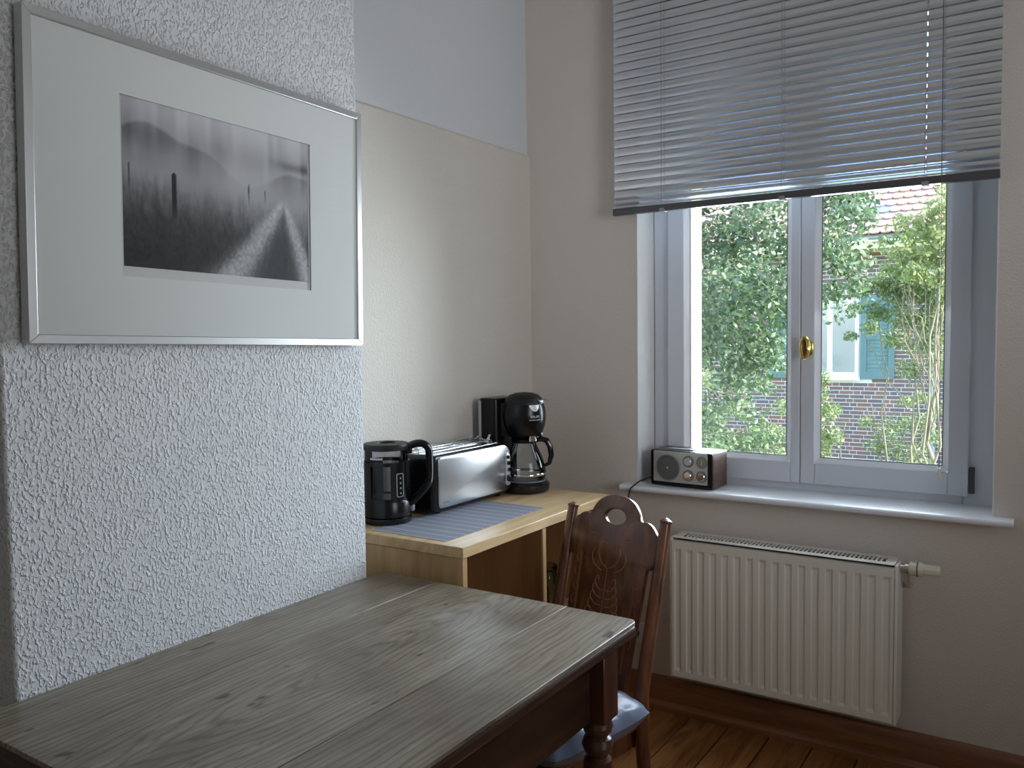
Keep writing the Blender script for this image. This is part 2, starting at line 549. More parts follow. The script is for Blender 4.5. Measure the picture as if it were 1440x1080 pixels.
def outline(name, loops, depth, material, parent=None, bevel=0.0, mx=None, smooth=35):
    """flat outline (first loop) with holes (other loops), extruded +-depth/2 in local z"""
    cu = bpy.data.curves.new(name, 'CURVE')
    cu.dimensions = '2D'
    cu.fill_mode = 'BOTH'
    cu.extrude = depth / 2 - bevel
    cu.bevel_depth = bevel
    cu.bevel_resolution = 2
    cu.offset = -bevel
    for lp in loops:
        s = cu.splines.new('POLY')
        s.points.add(len(lp) - 1)
        for i, p in enumerate(lp):
            s.points[i].co = (p[0], p[1], 0, 1)
        s.use_cyclic_u = True
    tmp = bpy.data.objects.new('tmp', cu)
    me = bpy.data.meshes.new_from_object(tmp)
    bpy.data.objects.remove(tmp)
    bpy.data.curves.remove(cu)
    me.name = name
    bm = bmesh.new(); bm.from_mesh(me)
    bmesh.ops.remove_doubles(bm, verts=bm.verts, dist=1e-5)
    bm.to_mesh(me); bm.free()
    if mx:
        me.transform(mx)
    return mesh_obj(name, me, material, parent, smooth=smooth)


def text_mesh(name, body, size, material, parent, mx, depth=0.0004):
    cu = bpy.data.curves.new(name, 'FONT')
    cu.body = body
    cu.size = size
    cu.extrude = depth
    cu.align_x = 'CENTER'
    cu.align_y = 'CENTER'
    tmp = bpy.data.objects.new('tmp', cu)
    me = bpy.data.meshes.new_from_object(tmp)
    bpy.data.objects.remove(tmp)
    bpy.data.curves.remove(cu)
    me.name = name
    me.transform(mx)
    return mesh_obj(name, me, material, parent, smooth=0)


def rrect(x0, x1, y0, y1, r, n=6):
    if not isinstance(r, (list, tuple)):
        r = [r] * 4
    pts = []
    for (cx, cy, a0, rr) in ((x1 - r[0], y0 + r[0], -PI / 2, r[0]), (x1 - r[1], y1 - r[1], 0, r[1]), (x0 + r[2], y1 - r[2], PI / 2, r[2]), (x0 + r[3], y0 + r[3], PI, r[3])):
        for k in range(n + 1):
            a = a0 + PI / 2 * k / n
            pts.append((cx + rr * math.cos(a), cy + rr * math.sin(a)))
    return pts


def tag(o, label, cat=None, group=None, kind=None):
    o['label'] = label
    if cat:
        o['category'] = cat
    if group:
        o['group'] = group
    if kind:
        o['kind'] = kind
    return o


def empty(name, loc=(0, 0, 0), rz=0.0):
    o = bpy.data.objects.new(name, None)
    o.empty_display_size = 0.05
    o.location = loc
    o.rotation_euler = (0, 0, rz)
    COL.objects.link(o)
    return o


def MXYZ(xa, ya, za, o=(0, 0, 0)):
    m = Matrix.Identity(4)
    for i in range(3):
        m[i][0] = xa[i]; m[i][1] = ya[i]; m[i][2] = za[i]; m[i][3] = o[i]
    return m


def bez(p0, p1, p2, p3, n=12):
    out = []
    for i in range(n + 1):
        t = i / n
        out.append(tuple((1 - t) ** 3 * a + 3 * t * (1 - t) ** 2 * b + 3 * t * t * (1 - t) * c + t ** 3 * d for a, b, c, d in zip(p0, p1, p2, p3)))
    return out


# ================================================================== THE ROOM
# window opening in the window wall
OX0, OX1, OZ0, OZ1 = 0.475, 1.642, 0.8202, 2.60
# outer opening
EX0, EX1, EZ0, EZ1 = 0.598, 1.535, 0.90, 2.50


def wall_with_hole(x0, x1, y0, y1, z0, z1, hx0, hx1, hz0, hz1):
    b = MB()
    b.box(x0, hx0, y0, y1, z0, z1)
    b.box(hx1, x1, y0, y1, z0, z1)
    b.box(hx0, hx1, y0, y1, z0, hz0)
    b.box(hx0, hx1, y0, y1, hz1, z1)
    return b


# floor
fl = MB().box(-0.3, RX + 0.2, RY0 - 0.2, 0.3, -0.2, -0.022).build('floor', 'floor_gap', smooth=0)
tag(fl, 'varnished reddish pine board floor', kind='structure')
pw, x0 = 0.1445, 0.692 - 0.1445 * 5
pm = None
for k in range(26):
    xa = x0 + k * pw
    if xa > RX:
        break
    a0, a1 = max(xa + 0.0018, 0.001), min(xa + pw - 0.0018, RX)
    if a1 - a0 > 0.14 and pm:
        o = bpy.data.objects.new('plank', pm); COL.objects.link(o); o.parent = fl
        o.location = (a0, 0, 0)
    else:
        o = MB().box(0, a1 - a0, RY0, -0.001, -0.022, 0).build('plank', 'plank', fl, bevel=0.0015, seg=1, loc=(a0, 0, 0))
        if a1 - a0 > 0.14:
            pm = o.data
    if not o.modifiers:
        bv = o.modifiers.new('bevel', 'BEVEL'); bv.width = 0.0015; bv.segments = 1

# ceiling
tag(MB().box(-0.3, RX + 0.2, RY0 - 0.2, 0.34, RZ, RZ + 0.2).build('ceiling', 'ceiling', smooth=0), 'plain white painted ceiling', kind='structure')

# left wall: upper part set back, thicker lower part with a rounded ledge on top
wl_o = MB().box(-0.30, 0.0, RY0, 0.0, 0.0, RZ).build('wall_left', 'wall_upper', smooth=0)
tag(wl_o, 'bluish white painted upper wall above a ledge', kind='structure')
prof = [(0.0, 0.0), (0.012, 0.0), (0.012, 2.105), (0.010, 2.113), (0.005, 2.119), (0.0, 2.122)]
mxw = MXYZ((1, 0, 0), (0, 0, 1), (0, -1, 0))
wl_low = MB().prism(prof, 0.0, -RY0, mxw).build('lower_facing', 'wall_lower', wl_o, smooth=30)
wl_low['label'] = 'beige lower part of the wall'

# chimney breast carrying the picture
CHX, CHY0, CHY1 = 0.253, -2.145, -1.237
ch = MB().box(0.0125, CHX, CHY0, CHY1, 0.0, RZ).build('wall_chimney', 'wall_chimney', smooth=0, bevel=0.006, seg=3)
tag(ch, 'white chimney breast with coarse roughcast plaster', kind='structure')

# window wall, inner leaf
ww = wall_with_hole(-0.30, RX + 0.2, 0.0, 0.172, -0.2, RZ, OX0, OX1, OZ0, OZ1).build('wall_window', 'wall_window', smooth=0)
tag(ww, 'warm beige wall around the window', kind='structure')
# lighter paint on the reveal, a thin plaster lining
rv = MB()
rv.box(OX0, OX0 + 0.004, -0.001, 0.150, OZ0, OZ1)
rv.box(OX1 - 0.004, OX1, -0.001, 0.150, OZ0, OZ1)
rv.box(OX0, OX1, -0.001, 0.150, OZ1 - 0.004, OZ1)
rv.build('reveal_lining', 'reveal', ww, smooth=0)
# outer leaf, yellow render
wo = wall_with_hole(-3.0, RX + 1.5, 0.172, 0.345, -1.3, RZ + 0.6, EX0, EX1, EZ0, EZ1).build('wall_outside', 'yellow', smooth=0)
tag(wo, 'pale yellow rendered outside wall beside the panes', kind='structure')
# right wall (holds the added second window, out of view) and rear wall
W2 = (-2.25, -1.15, 0.95, 2.60)
b = MB()
b.box(RX, RX + 0.3, RY0, W2[0], 0.0, RZ)
b.box(RX, RX + 0.3, W2[1], 0.0, 0.0, RZ)
b.box(RX, RX + 0.3, W2[0], W2[1], 0.0, W2[2])
b.box(RX, RX + 0.3, W2[0], W2[1], W2[3], RZ)
tag(b.build('wall_right', 'wall_lower', smooth=0), 'beige painted wall opposite the picture', kind='structure')
tag(MB().box(-0.3, RX + 0.3, RY0 - 0.3, RY0, -0.2, RZ).build('wall_rear', 'wall_lower', smooth=0), 'beige painted wall behind the table end', kind='structure')
w2 = empty('added_window', (RX + 0.15, 0, 0))  # assumed window, added as a source of side light
tag(w2, 'added white window opposite the picture, out of view', kind='structure')
b = MB()
for (a, c, d, e) in ((W2[0], W2[0] + 0.06, W2[2], W2[3]), (W2[1] - 0.06, W2[1], W2[2], W2[3]), (W2[0] + 0.06, W2[1] - 0.06, W2[2], W2[2] + 0.06), (W2[0] + 0.06, W2[1] - 0.06, W2[3] - 0.06, W2[3]), (-1.73, -1.67, W2[2] + 0.06, W2[3] - 0.06)):
    b.box(-0.03, 0.03, a, c, d, e)
b.build('window_frame', 'pvc', w2, bevel=0.004)
MB().box(-0.002, 0.002, W2[0] + 0.05, W2[1] - 0.05, W2[2] + 0.05, W2[3] - 0.05).build('glass_pane', 'glass', w2, smooth=0)

# added unseen wall, keeps direct sun out of the second window
tag(MB().box(4.7, 4.95, RY0 - 1.5, 0.25, -1.3, 6.0).build('wall_sun_block', 'yellow', smooth=0), 'added pale yellow wall blocking the sun outside the second window', kind='structure')

# baseboards
bprof = [(0, 0), (0.032, 0), (0.032, 0.022), (0.022, 0.034), (0.020, 0.036), (0.020, 0.095), (0.015, 0.108), (0.012, 0.118), (0.006, 0.124), (0, 0.124)]
bbm = MXYZ((0, -1, 0), (0, 0, 1), (-1, 0, 0), (RX, 0, 0))
tag(MB().prism(bprof, 0, RX - 0.0125, bbm).build('baseboard_window', 'baseboard', smooth=25), 'varnished brown baseboard below the radiator', kind='structure')
bbm = MXYZ((1, 0, 0), (0, 0, 1), (0, -1, 0), (0.0125, -0.033, 0))
tag(MB().prism(bprof, 0, 1.2, bbm).build('baseboard_left', 'baseboard', smooth=25), 'varnished brown baseboard behind the sideboard', kind='structure')
bbm = MXYZ((1, 0, 0), (0, 0, 1), (0, -1, 0), (CHX + 0.001, CHY1, 0))
tag(MB().prism(bprof, 0, CHY1 - CHY0, bbm).build('baseboard_chimney', 'baseboard', smooth=25), 'varnished brown baseboard along the chimney breast', kind='structure')

# ------------------------------------------------------------------ window 1
win = empty('window_1', (0, 0.15, 0))
tag(win, 'white double casement window with brass knob', kind='structure')
FZ0, FZ1 = 0.835, 2.595
fb = MB()
YF0, YF1 = 0.0, 0.020            # frame thickness (local y)
fb.box(OX0 + 0.004, 0.560, YF0, YF1, FZ0, FZ1)
fb.box(1.545, OX1 - 0.004, YF0, YF1, FZ0, FZ1)
fb.box(0.560, 1.545, YF0, YF1, FZ0, 0.885)
fb.box(0.560, 1.545, YF0, YF1, 2.53, FZ1)
fb.build('window_frame', 'pvc', win, bevel=0.004)


def sash(x0, x1, gx0, gx1, z0=0.868, z1=2.545, gz0=0.945, gz1=2.47):
    b = MB()
    y0, y1 = -0.016, 0.012
    b.box(x0, gx0, y0, y1, z0, z1)
    b.box(gx1, x1, y0, y1, z0, z1)
    b.box(gx0, gx1, y0, y1, z0, gz0)
    b.box(gx0, gx1, y0, y1, gz1, z1)
    s = b.build('casement', 'pvc', win, bevel=0.004)
    # sloping glazing bead round the pane
    t = 0.016
    o = [(gx0, gz0), (gx1, gz0), (gx1, gz1), (gx0, gz1)]
    i = [(gx0 + t, gz0 + t), (gx1 - t, gz0 + t), (gx1 - t, gz1 - t), (gx0 + t, gz1 - t)]
    b = MB()
    vs = [(x, -0.012, z) for x, z in o] + [(x, 0.004, z) for x, z in i] + [(x, 0.012, z) for x, z in i] + [(x, 0.012, z) for x, z in o]
    fs = []
    for k in range(4):
        n = (k + 1) % 4
        fs += [(k, n, 4 + n, 4 + k), (4 + k, 4 + n, 8 + n, 8 + k)]
    b.add(vs, fs)
    b.build('glazing_bead', 'bead', s, smooth=0)
    # dark seal between bead and pane
    b = MB()
    q = 0.003
    for (a, c, d, e) in ((i[0][0], i[0][0] + q, i[0][1], i[2][1]), (i[1][0] - q, i[1][0], i[0][1], i[2][1]), (i[0][0], i[1][0], i[0][1], i[0][1] + q), (i[0][0], i[1][0], i[2][1] - q, i[2][1])):
        b.box(a, c, 0.005, 0.007, d, e)
    b.build('seal', 'gasket', s, smooth=0)
    MB().box(i[0][0] - 0.004, i[1][0] + 0.004, 0.008, 0.012, i[0][1] - 0.004, i[2][1] + 0.004).build('glass_pane', 'glass', s, smooth=0)
    return s


sL = sash(0.541, 1.0365, 0.608, 1.003)
sR = sash(1.0385, 1.5625, 1.0865, 1.503)
# brass knob
hb = MB()
hb.ellipsoid((1.068, -0.020, 1.347), (0.016, 0.006, 0.030), 24, 10)
hb.build('handle_rosette', 'brass', sR)
hb = MB().tube([(1.068, -0.020, 1.347), (1.064, -0.045, 1.347)], 0.007, 12)
kn = []
for k in range(32):
    a = 2 * PI * k / 32
    kn.append((1.060 + 0.0125 * math.cos(a), -0.050, 1.347 + 0.036 * math.sin(a)))
hb.tube(kn, 0.006, 8, True)
hd = hb.build('handle', 'brass', sR)
MB().ellipsoid((1.060, -0.047, 1.347), (0.013, 0.007, 0.036), 20, 8).build('handle_core', 'brass_dark', hd)
# hinge cover
hb = MB().box(1.5635, 1.580, -0.016, -0.0005, 0.885, 0.965).lathe([(0.009, 0), (0.009, 0.022)], 14, (1.5717, -0.012, 0.880))
hb.build('hinge_cover', 'hinge', win, bevel=0.003)
# screen line of the bolt rail between the casements
MB().box(1.0366, 1.0384, -0.010, 0.010, 0.868, 2.545).build('casement_seal', 'gasket', win, smooth=0)
# outside metal ledge
MB().prism([(0.022, 0.845), (0.022, 0.885), (0.240, 0.835), (0.240, 0.825)], EX0 + 0.001, EX1 - 0.001, MXYZ((0, 1, 0), (0, 0, 1), (1, 0, 0))).build('outer_ledge', 'zinc', win, smooth=0)

# sill board with a rounded nose
sp = [(0.149, 0.842), (-0.052, 0.842)] + [(-0.052 + 0.011 * math.cos(a), 0.831 + 0.011 * math.sin(a)) for a in [PI / 2 + PI * k / 8 for k in range(1, 8)]] + [(-0.052, 0.820), (0.149, 0.820)]
sb = MB()
zin = sp[::-1]
sb.prism([p for p in zin if True], 0.476, 1.641, MXYZ((0, 1, 0), (0, 0, 1), (1, 0, 0)))
nose = [(-0.0008 if p[0] > 0 else p[0], p[1]) for p in zin]
sb.prism(nose, 0.430, 0.476, MXYZ((0, 1, 0), (0, 0, 1), (1, 0, 0)))
sb.prism(nose, 1.641, 1.697, MXYZ((0, 1, 0), (0, 0, 1), (1, 0, 0)))
so_ = sb.build('trim_1', 'sill', smooth=40)
tag(so_, 'white lacquered window sill board with rounded nose', kind='structure')

# ================================================================== VENETIAN BLIND
bl = empty('venetian_blind', (0, -0.048, 0))
tag(bl, 'half lowered silver grey venetian blind in front of the window', 'blind')
BX0, BX1 = 0.412, 1.645
CORDS = [0.603, 1.024, 1.450]
HOLE = 1.450


def slat_mesh():
    n = 6
    w = 0.035
    xs = [BX0, HOLE - 0.0022, HOLE + 0.0022, BX1]
    vs, fs = [], []
    top = []
    for side in (0, 1):
        for x in xs:
            for k in range(n + 1):
                t = k / n - 0.5
                y = t * w
                z = 0.0045 * (1 - 4 * t * t) - side * 0.0005
                vs.append((x, y, z))
    m = n + 1
    N = len(xs) * m
    for i in range(len(xs) - 1):
        for k in range(n):
            if i == 1 and k in (2, 3):
                continue
            a = i * m + k
            fs.append((a, a + m, a + m + 1, a + 1))
            fs.append((N + a, N + a + 1, N + a + m + 1, N + a + m))
    for k in range(n):
        fs.append((k, k + 1, N + k + 1, N + k))
        a = (len(xs) - 1) * m + k
        fs.append((a + 1, a, N + a, N + a + 1))
    for i in range(len(xs) - 1):
        a = i * m
        fs.append((a + m, a, N + a, N + a + m))
        a = i * m + n
        fs.append((a, a + m, N + a + m, N + a))
    me = bpy.data.meshes.new('slat')
    me.from_pydata(vs, [], fs)
    me.materials.append(MAT['slat'])
    me.polygons.foreach_set('use_smooth', [True] * len(me.polygons))
    me.set_sharp_from_angle(angle=math.radians(40))
    return me


sm = slat_mesh()
zr = 1.840
zs = []
z = zr + 0.041
tilts = [36, 42, 66] + [79] * 40
k = 0
zz = [zr + 0.036, zr + 0.054, zr + 0.080]
while len(zz) < 31:
    zz.append(zz[-1] + 0.0304)
for k, z in enumerate(zz):
    o = bpy.data.objects.new('slat', sm)
    COL.objects.link(o)
    o.parent = bl
    o.location = (0, 0, z)
    # room-side edge (local -y) tipped down
    o.rotation_euler = (math.radians(tilts[k]), 0, 0)
ztop = zz[-1]
MB().prism(rrect(-0.015, 0.015, zr, zr + 0.024, 0.004, 3), BX0 - 0.002, BX1, MXYZ((0, 1, 0), (0, 0, 1), (1, 0, 0))).build('bottom_rail', 'rail', bl)
MB().box(BX0, BX1, -0.022, 0.022, ztop + 0.02, ztop + 0.06).build('head_rail', 'slat', bl, bevel=0.003)
for cx in CORDS:
    MB().tube([(cx, -0.0175, zr + 0.02), (cx, -0.0185, ztop + 0.03)], 0.0009, 6).build('ladder_cord', 'cord', bl)
    MB().tube([(cx, 0.0185, zr + 0.02), (cx, 0.0185, ztop + 0.03)], 0.0009, 6).build('ladder_cord', 'cord', bl)
    MB().box(cx - 0.010, cx + 0.010, -0.0165, 0.0165, zr - 0.003, zr + 0.010).build('cord_clip', 'cord', bl, bevel=0.002)
MB().tube([(1.492, -0.026, ztop + 0.03), (1.4985, -0.026, 1.4), (1.501, -0.026, 0.985)], 0.0012, 6).build('pull_cord', 'rail', bl)
MB().lathe([(0.003, 0.0), (0.0035, -0.005), (0.0075, -0.034), (0.0065, -0.036)], 16, (1.501, -0.026, 0.987)).build('tassel', 'white_plastic', bl)

# ================================================================== RADIATOR
RX0, RX1, RZ0, RZ1, RYF = 0.660, 1.400, 0.187, 0.690, -0.140
ra = empty('radiator', (0, 0, 0))
tag(ra, 'cream ribbed panel radiator under the window sill', 'radiator')


def rad_front():
    gx0, gx1, n = 0.691, 1.369, 17
    pitch = (gx1 - gx0) / (n - 1)
    xs = [(RX0 + 0.010, 0)]
    for k in range(n):
        c = gx0 + k * pitch
        xs += [(c - 0.0125, 0), (c - 0.0085, 1), (c + 0.0085, 1), (c + 0.0125, 0)]
    xs.append((RX1 - 0.010, 0))
    zs = [(RZ0 + 0.006, 0), (0.214, 0), (0.224, 1), (0.640, 1), (0.650, 0), (RZ1 - 0.012, 0)]
    vs, fs = [], []
    for z, a in zs:
        for x, g in xs:
            vs.append((x, RYF + 0.0045 * (a * g), z))
    w = len(xs)
    for j in range(len(zs) - 1):
        for i in range(w - 1):
            q = j * w + i
            fs.append((q, q + 1, q + w + 1, q + w))
    # rim going back to the wall side
    ring = [i for i in range(w)] + [j * w + w - 1 for j in range(1, len(zs))] + [(len(zs) - 1) * w + i for i in range(w - 2, -1, -1)] + [j * w for j in range(len(zs) - 2, 0, -1)]
    base = len(vs)
    for r in ring:
        vs.append((vs[r][0], RYF + 0.018, vs[r][2]))
    L = len(ring)
    for i in range(L):
        fs.append((ring[i], base + i, base + (i + 1) % L, ring[(i + 1) % L]))
    return MB().add(vs, fs)


rad_front().build('front_panel', 'radiator', ra, smooth=20)
MB().box(RX0 + 0.012, RX1 - 0.012, -0.052, -0.036, RZ0 + 0.006, RZ1 - 0.012).build('rear_panel', 'radiator', ra, bevel=0.004)
MB().box(RX0, RX0 + 0.0095, RYF + 0.003, -0.032, RZ0, RZ1 - 0.003).build('side_cover', 'radiator', ra, bevel=0.003)
MB().box(RX1 - 0.0095, RX1, RYF + 0.003, -0.032, RZ0, RZ1 - 0.003).build('side_cover', 'radiator', ra, bevel=0.003)
MB().box(RX0 + 0.02, RX1 - 0.02, RYF + 0.020, -0.053, RZ0 + 0.02, RZ1 - 0.012).build('shaded_convector_core', 'radiator_shade', ra, smooth=0)  # near-black block, painted shade below the grille slots
g = MB()
gy0, gy1 = RYF + 0.002, -0.034
sx0, sx1 = RX0 + 0.040, RX1 - 0.040
g.box(RX0 + 0.0096, RX1 - 0.0096, gy0, gy0 + 0.026, RZ1 - 0.003, RZ1)
g.box(RX0 + 0.0096, RX1 - 0.0096, gy1 - 0.024, gy1, RZ1 - 0.003, RZ1)
g.box(RX0 + 0.0096, sx0, gy0 + 0.026, gy1 - 0.024, RZ1 - 0.003, RZ1)
g.box(sx1, RX1 - 0.0096, gy0 + 0.026, gy1 - 0.024, RZ1 - 0.003, RZ1)
gr = g.build('top_grille', 'radiator', ra, bevel=0.0015, seg=1)
nb = 50
bar = MB().box(-0.0026, 0.0026, gy0 + 0.026, gy1 - 0.024, RZ1 - 0.003, RZ1 - 0.0005).build('grille_bar', 'radiator', gr, smooth=0, loc=(sx0 + (sx1 - sx0) / nb, 0, 0))
for k in range(2, nb):
    o = bpy.data.objects.new('grille_bar', bar.data)
    COL.objects.link(o); o.parent = gr
    o.location = (sx0 + (sx1 - sx0) * k / nb, 0, 0)
for x in (0.80, 1.26):
    MB().box(x - 0.015, x + 0.015, -0.036, -0.0005, 0.26, 0.62).build('wall_bracket', 'radiator', ra, smooth=0)
# valve with thermostat head
my = Matrix.Translation((0, -0.088, 0.672)) @ Matrix.Rotation(PI / 2, 4, 'Y')
MB().lathe([(0.010, 1.3985), (0.010, 1.412), (0.014, 1.413), (0.014, 1.424)], 20, mx=my).build('valve_body', 'valve_metal', ra)
vh = MB().lathe([(0.016, 1.4245), (0.0215, 1.427), (0.0215, 1.447), (0.017, 1.450)], 24, mx=my)
vh.lathe([(0.022, 1.4505), (0.023, 1.453), (0.020, 1.463), (0.0175, 1.465), (0.0175, 1.508), (0.0155, 1.511)], 24, mx=my)
th = vh.build('thermostat_head', 'valve', ra)
MB().lathe([(0.0225, 1.4472), (0.0225, 1.4502)], 24, mx=my).build('scale_ring', 'gasket', th)
rb = MB()
for k in range(10):
    a = 2 * PI * k / 10
    rb.box(1.470, 1.505, -0.0012, 0.0012, 0.017, 0.0188, Matrix.Translation((0, -0.088, 0.672)) @ Matrix.Rotation(a, 4, 'X'))
rb.build('grip_rib', 'valve', th, smooth=0)
MB().tube([(1.418, -0.088, 0.66), (1.418, -0.07, 0.62), (1.418, -0.018, 0.60), (1.418, -0.0005, 0.60)], 0.008, 10).build('supply_pipe', 'valve_metal', ra)

# ================================================================== PICTURE
PX0 = CHX + 0.006
PY0, PY1, PZ0, PZ1 = -2.110, -1.266, 1.390, 1.985
FT = 0.026
pic = empty('framed_picture', (PX0, (PY0 + PY1) / 2, PZ0))
pic.rotation_euler = (math.radians(-1.15), 0, 0)
tag(pic, 'wide silver framed black and white country path photograph on the chimney breast', 'picture')
hw, hh = (PY1 - PY0) / 2, PZ1 - PZ0
mp_ = MXYZ((0, 1, 0), (0, 0, 1), (1, 0, 0))       # local (u, v, depth) -> y, z, x
for a in range(4):
    fw = 0.017
    o4 = [(-hw, 0), (hw, 0), (hw, hh), (-hw, hh)]
    i4 = [(-hw + fw, fw), (hw - fw, fw), (hw - fw, hh - fw), (-hw + fw, hh - fw)]
    n = (a + 1) % 4
    MB().prism([o4[a], o4[n], i4[n], i4[a]], 0.0, FT, mp_).build('frame_bar', 'alu', pic, bevel=0.0015, seg=2)
MB().box(0.000, 0.004, -hw + 0.004, hw - 0.004, 0.004, hh - 0.004).build('backing_board', 'matboard', pic, smooth=0)
MB().box(-0.005, 0.0, -0.02, 0.02, hh - 0.07, hh - 0.03).build('hanger', 'alu', pic, smooth=0)
cy = (PY0 + PY1) / 2
mo = [-1.927 - cy, -1.438 - cy, 1.523 - PZ0, 1.873 - PZ0]
outline('mat_board', [[(-hw + 0.012, 0.012), (hw - 0.012, 0.012), (hw - 0.012, hh - 0.012), (-hw + 0.012, hh - 0.012)],
                      [(mo[0], mo[2]), (mo[0], mo[3]), (mo[1], mo[3]), (mo[1], mo[2])]], 0.003, 'matboard', pic, mx=Matrix.Translation((0.0185, 0, 0)) @ mp_, smooth=0)
MB().box(0.0120, 0.0145, mo[0] - 0.01, mo[1] + 0.01, mo[2] - 0.01, mo[3] + 0.01).build('print_paper', 'paper', pic, smooth=0)


def photo_print():
    NU, NV = 230, 160
    rng = np.random.default_rng(4)
    u = np.linspace(0, 1, NU)[None, :].repeat(NV, 0)
    v = np.linspace(0, 1, NV)[:, None].repeat(NU, 1)

    def noise(su, sv, seed):
        r = np.random.default_rng(seed)
        g = r.random((sv + 2, su + 2))
        x, y = u * su, v * sv
        xi, yi = x.astype(int), y.astype(int)
        fx, fy = x - xi, y - yi
        fx, fy = fx * fx * (3 - 2 * fx), fy * fy * (3 - 2 * fy)
        return (g[yi, xi] * (1 - fx) + g[yi, xi + 1] * fx) * (1 - fy) + (g[yi + 1, xi] * (1 - fx) + g[yi + 1, xi + 1] * fx) * fy
    sm_ = lambda a, b, x: np.clip((x - a) / (b - a), 0, 1) ** 2 * (3 - 2 * np.clip((x - a) / (b - a), 0, 1))
    c = 0.40 + 0.10 * sm_(0.45, 0.62, v) - 0.08 * sm_(0.65, 0.8, v) + 0.14 * sm_(0.8, 1.0, v)
    c += 0.10 * (noise(5, 3, 1) - 0.5)
    # hills in the mist
    hill = 0.80 + 0.06 * np.sin(u * 7 + 0.5) + 0.03 * np.sin(u * 17) - 0.10 * sm_(0.3, 0.6, u) + 0.02 * sm_(0.7, 1, u)
    c -= 0.12 * sm_(0.0, 0.03, hill - v) * sm_(0.48, 0.66, v) * (1 - 0.6 * sm_(0.3, 0.55, u) * (1 - sm_(0.7, 0.85, u)))
    # dark grass bank
    edge = 0.60 - 0.10 * u + 0.08 * (noise(40, 6, 2) - 0.5) + 0.05 * (noise(110, 20, 3) - 0.5)
    gdark = sm_(-0.02, 0.30, edge - v)
    tex = 0.5 * noise(150, 40, 5) + 0.5 * noise(60, 30, 6)
    grass = 0.16 - 0.11 * sm_(0.45, 0.05, v) + 0.14 * (tex - 0.5) * (0.4 + v)
    c = c * (1 - gdark) + grass * gdark
    # tree line right
    c -= 0.16 * sm_(0.72, 0.95, u) * np.exp(-((v - 0.80) / 0.035) ** 2)
    # the path: two pale wheel tracks running to the horizon
    d = np.clip((0.56 - v) / 0.56, 0, 1)
    t1 = 0.835 - 0.30 * d ** 1.15
    w1 = 0.012 + 0.105 * d
    t2 = 0.845 + 0.155 * d ** 1.0
    w2_ = 0.010 + 0.055 * d
    n2 = 0.75 + 0.5 * noise(90, 60, 7)
    tr = np.clip(np.exp(-((u - t1) / w1) ** 2) + np.exp(-((u - t2) / w2_) ** 2), 0, 1) * sm_(0.57, 0.50, v)
    mid = np.exp(-((u - (t1 + t2) / 2) / (w1 * 0.75)) ** 2) * sm_(0.55, 0.40, v)
    c = c * (1 - 0.55 * mid) + 0.06 * 0.55 * mid
    c = c * (1 - 0.8 * tr) + (0.60 * n2) * 0.8 * tr
    # fence posts
    for pu, pw_, p0, p1, dk in ((0.237, 0.011, 0.33, 0.605, 0.03), (0.632, 0.0035, 0.50, 0.625, 0.08), (0.728, 0.003, 0.52, 0.61, 0.2), (0.03, 0.004, 0.45, 0.62, 0.2)):
        wob = pw_ * (0.75 + 0.5 * noise(3, 40, 9)) * sm_(0, 0.02, p1 - v)
        m_ = sm_(1.25, 0.75, np.abs(u - pu - 0.004 * (noise(2, 8, 10) - 0.5)) / np.maximum(wob, 1e-4)) * sm_(p0 - 0.05, p0 + 0.06, v) * (v < p1)
        c = c * (1 - m_) + dk * m_
    reflection_streak = (noise(34, 2, 11) - 0.5) * sm_(0.5, 0.9, v) * 0.16  # curtain reflections of the picture glass, painted into the print
    c = c + reflection_streak + 0.05 * (noise(200, 120, 12) - 0.5) * gdark
    c = c * (0.50 + 0.55 * sm_(0.08, 0.46, c)) * (0.92 + 0.22 * sm_(0.35, 0.75, v))
    c = np.clip(c, 0.008, 0.75)
    me = bpy.data.meshes.new('print')
    y0, y1, z0, z1 = mo[0] + 0.006, mo[1] - 0.004, mo[2] + 0.020, mo[3] + 0.002
    co = np.stack([np.full(u.shape, 0.0150), y0 + u * (y1 - y0), z0 + v * (z1 - z0)], -1).reshape(-1, 3)
    idx = np.arange(NU * NV).reshape(NV, NU)
    fs = np.stack([idx[:-1, :-1], idx[:-1, 1:], idx[1:, 1:], idx[1:, :-1]], -1).reshape(-1, 4)
    me.from_pydata(co.tolist(), [], fs.tolist())
    at = me.color_attributes.new('tone', 'FLOAT_COLOR', 'POINT')
    cc = np.stack([c * 0.98, c * 0.97, c * 1.03, np.ones_like(c)], -1).reshape(-1)
    at.data.foreach_set('color', cc.astype(np.float32))
    m = mat('photo_print_ink', (0.3, 0.3, 0.3), 0.5)
    an = m.node_tree.nodes.new('ShaderNodeAttribute')
    an.attribute_name = 'tone'
    m.node_tree.links.new(an.outputs['Color'], m.node_tree.nodes['Principled BSDF'].inputs['Base Color'])
    o = mesh_obj('photo_print', me, m, pic, smooth=0)
    o['label'] = 'misty black and white country path with fence posts'


photo_print()
MB().box(0.0205, 0.0225, -hw + 0.012, hw - 0.012, 0.012, hh - 0.012).build('glass_pane', 'pic_glass', pic, smooth=0)

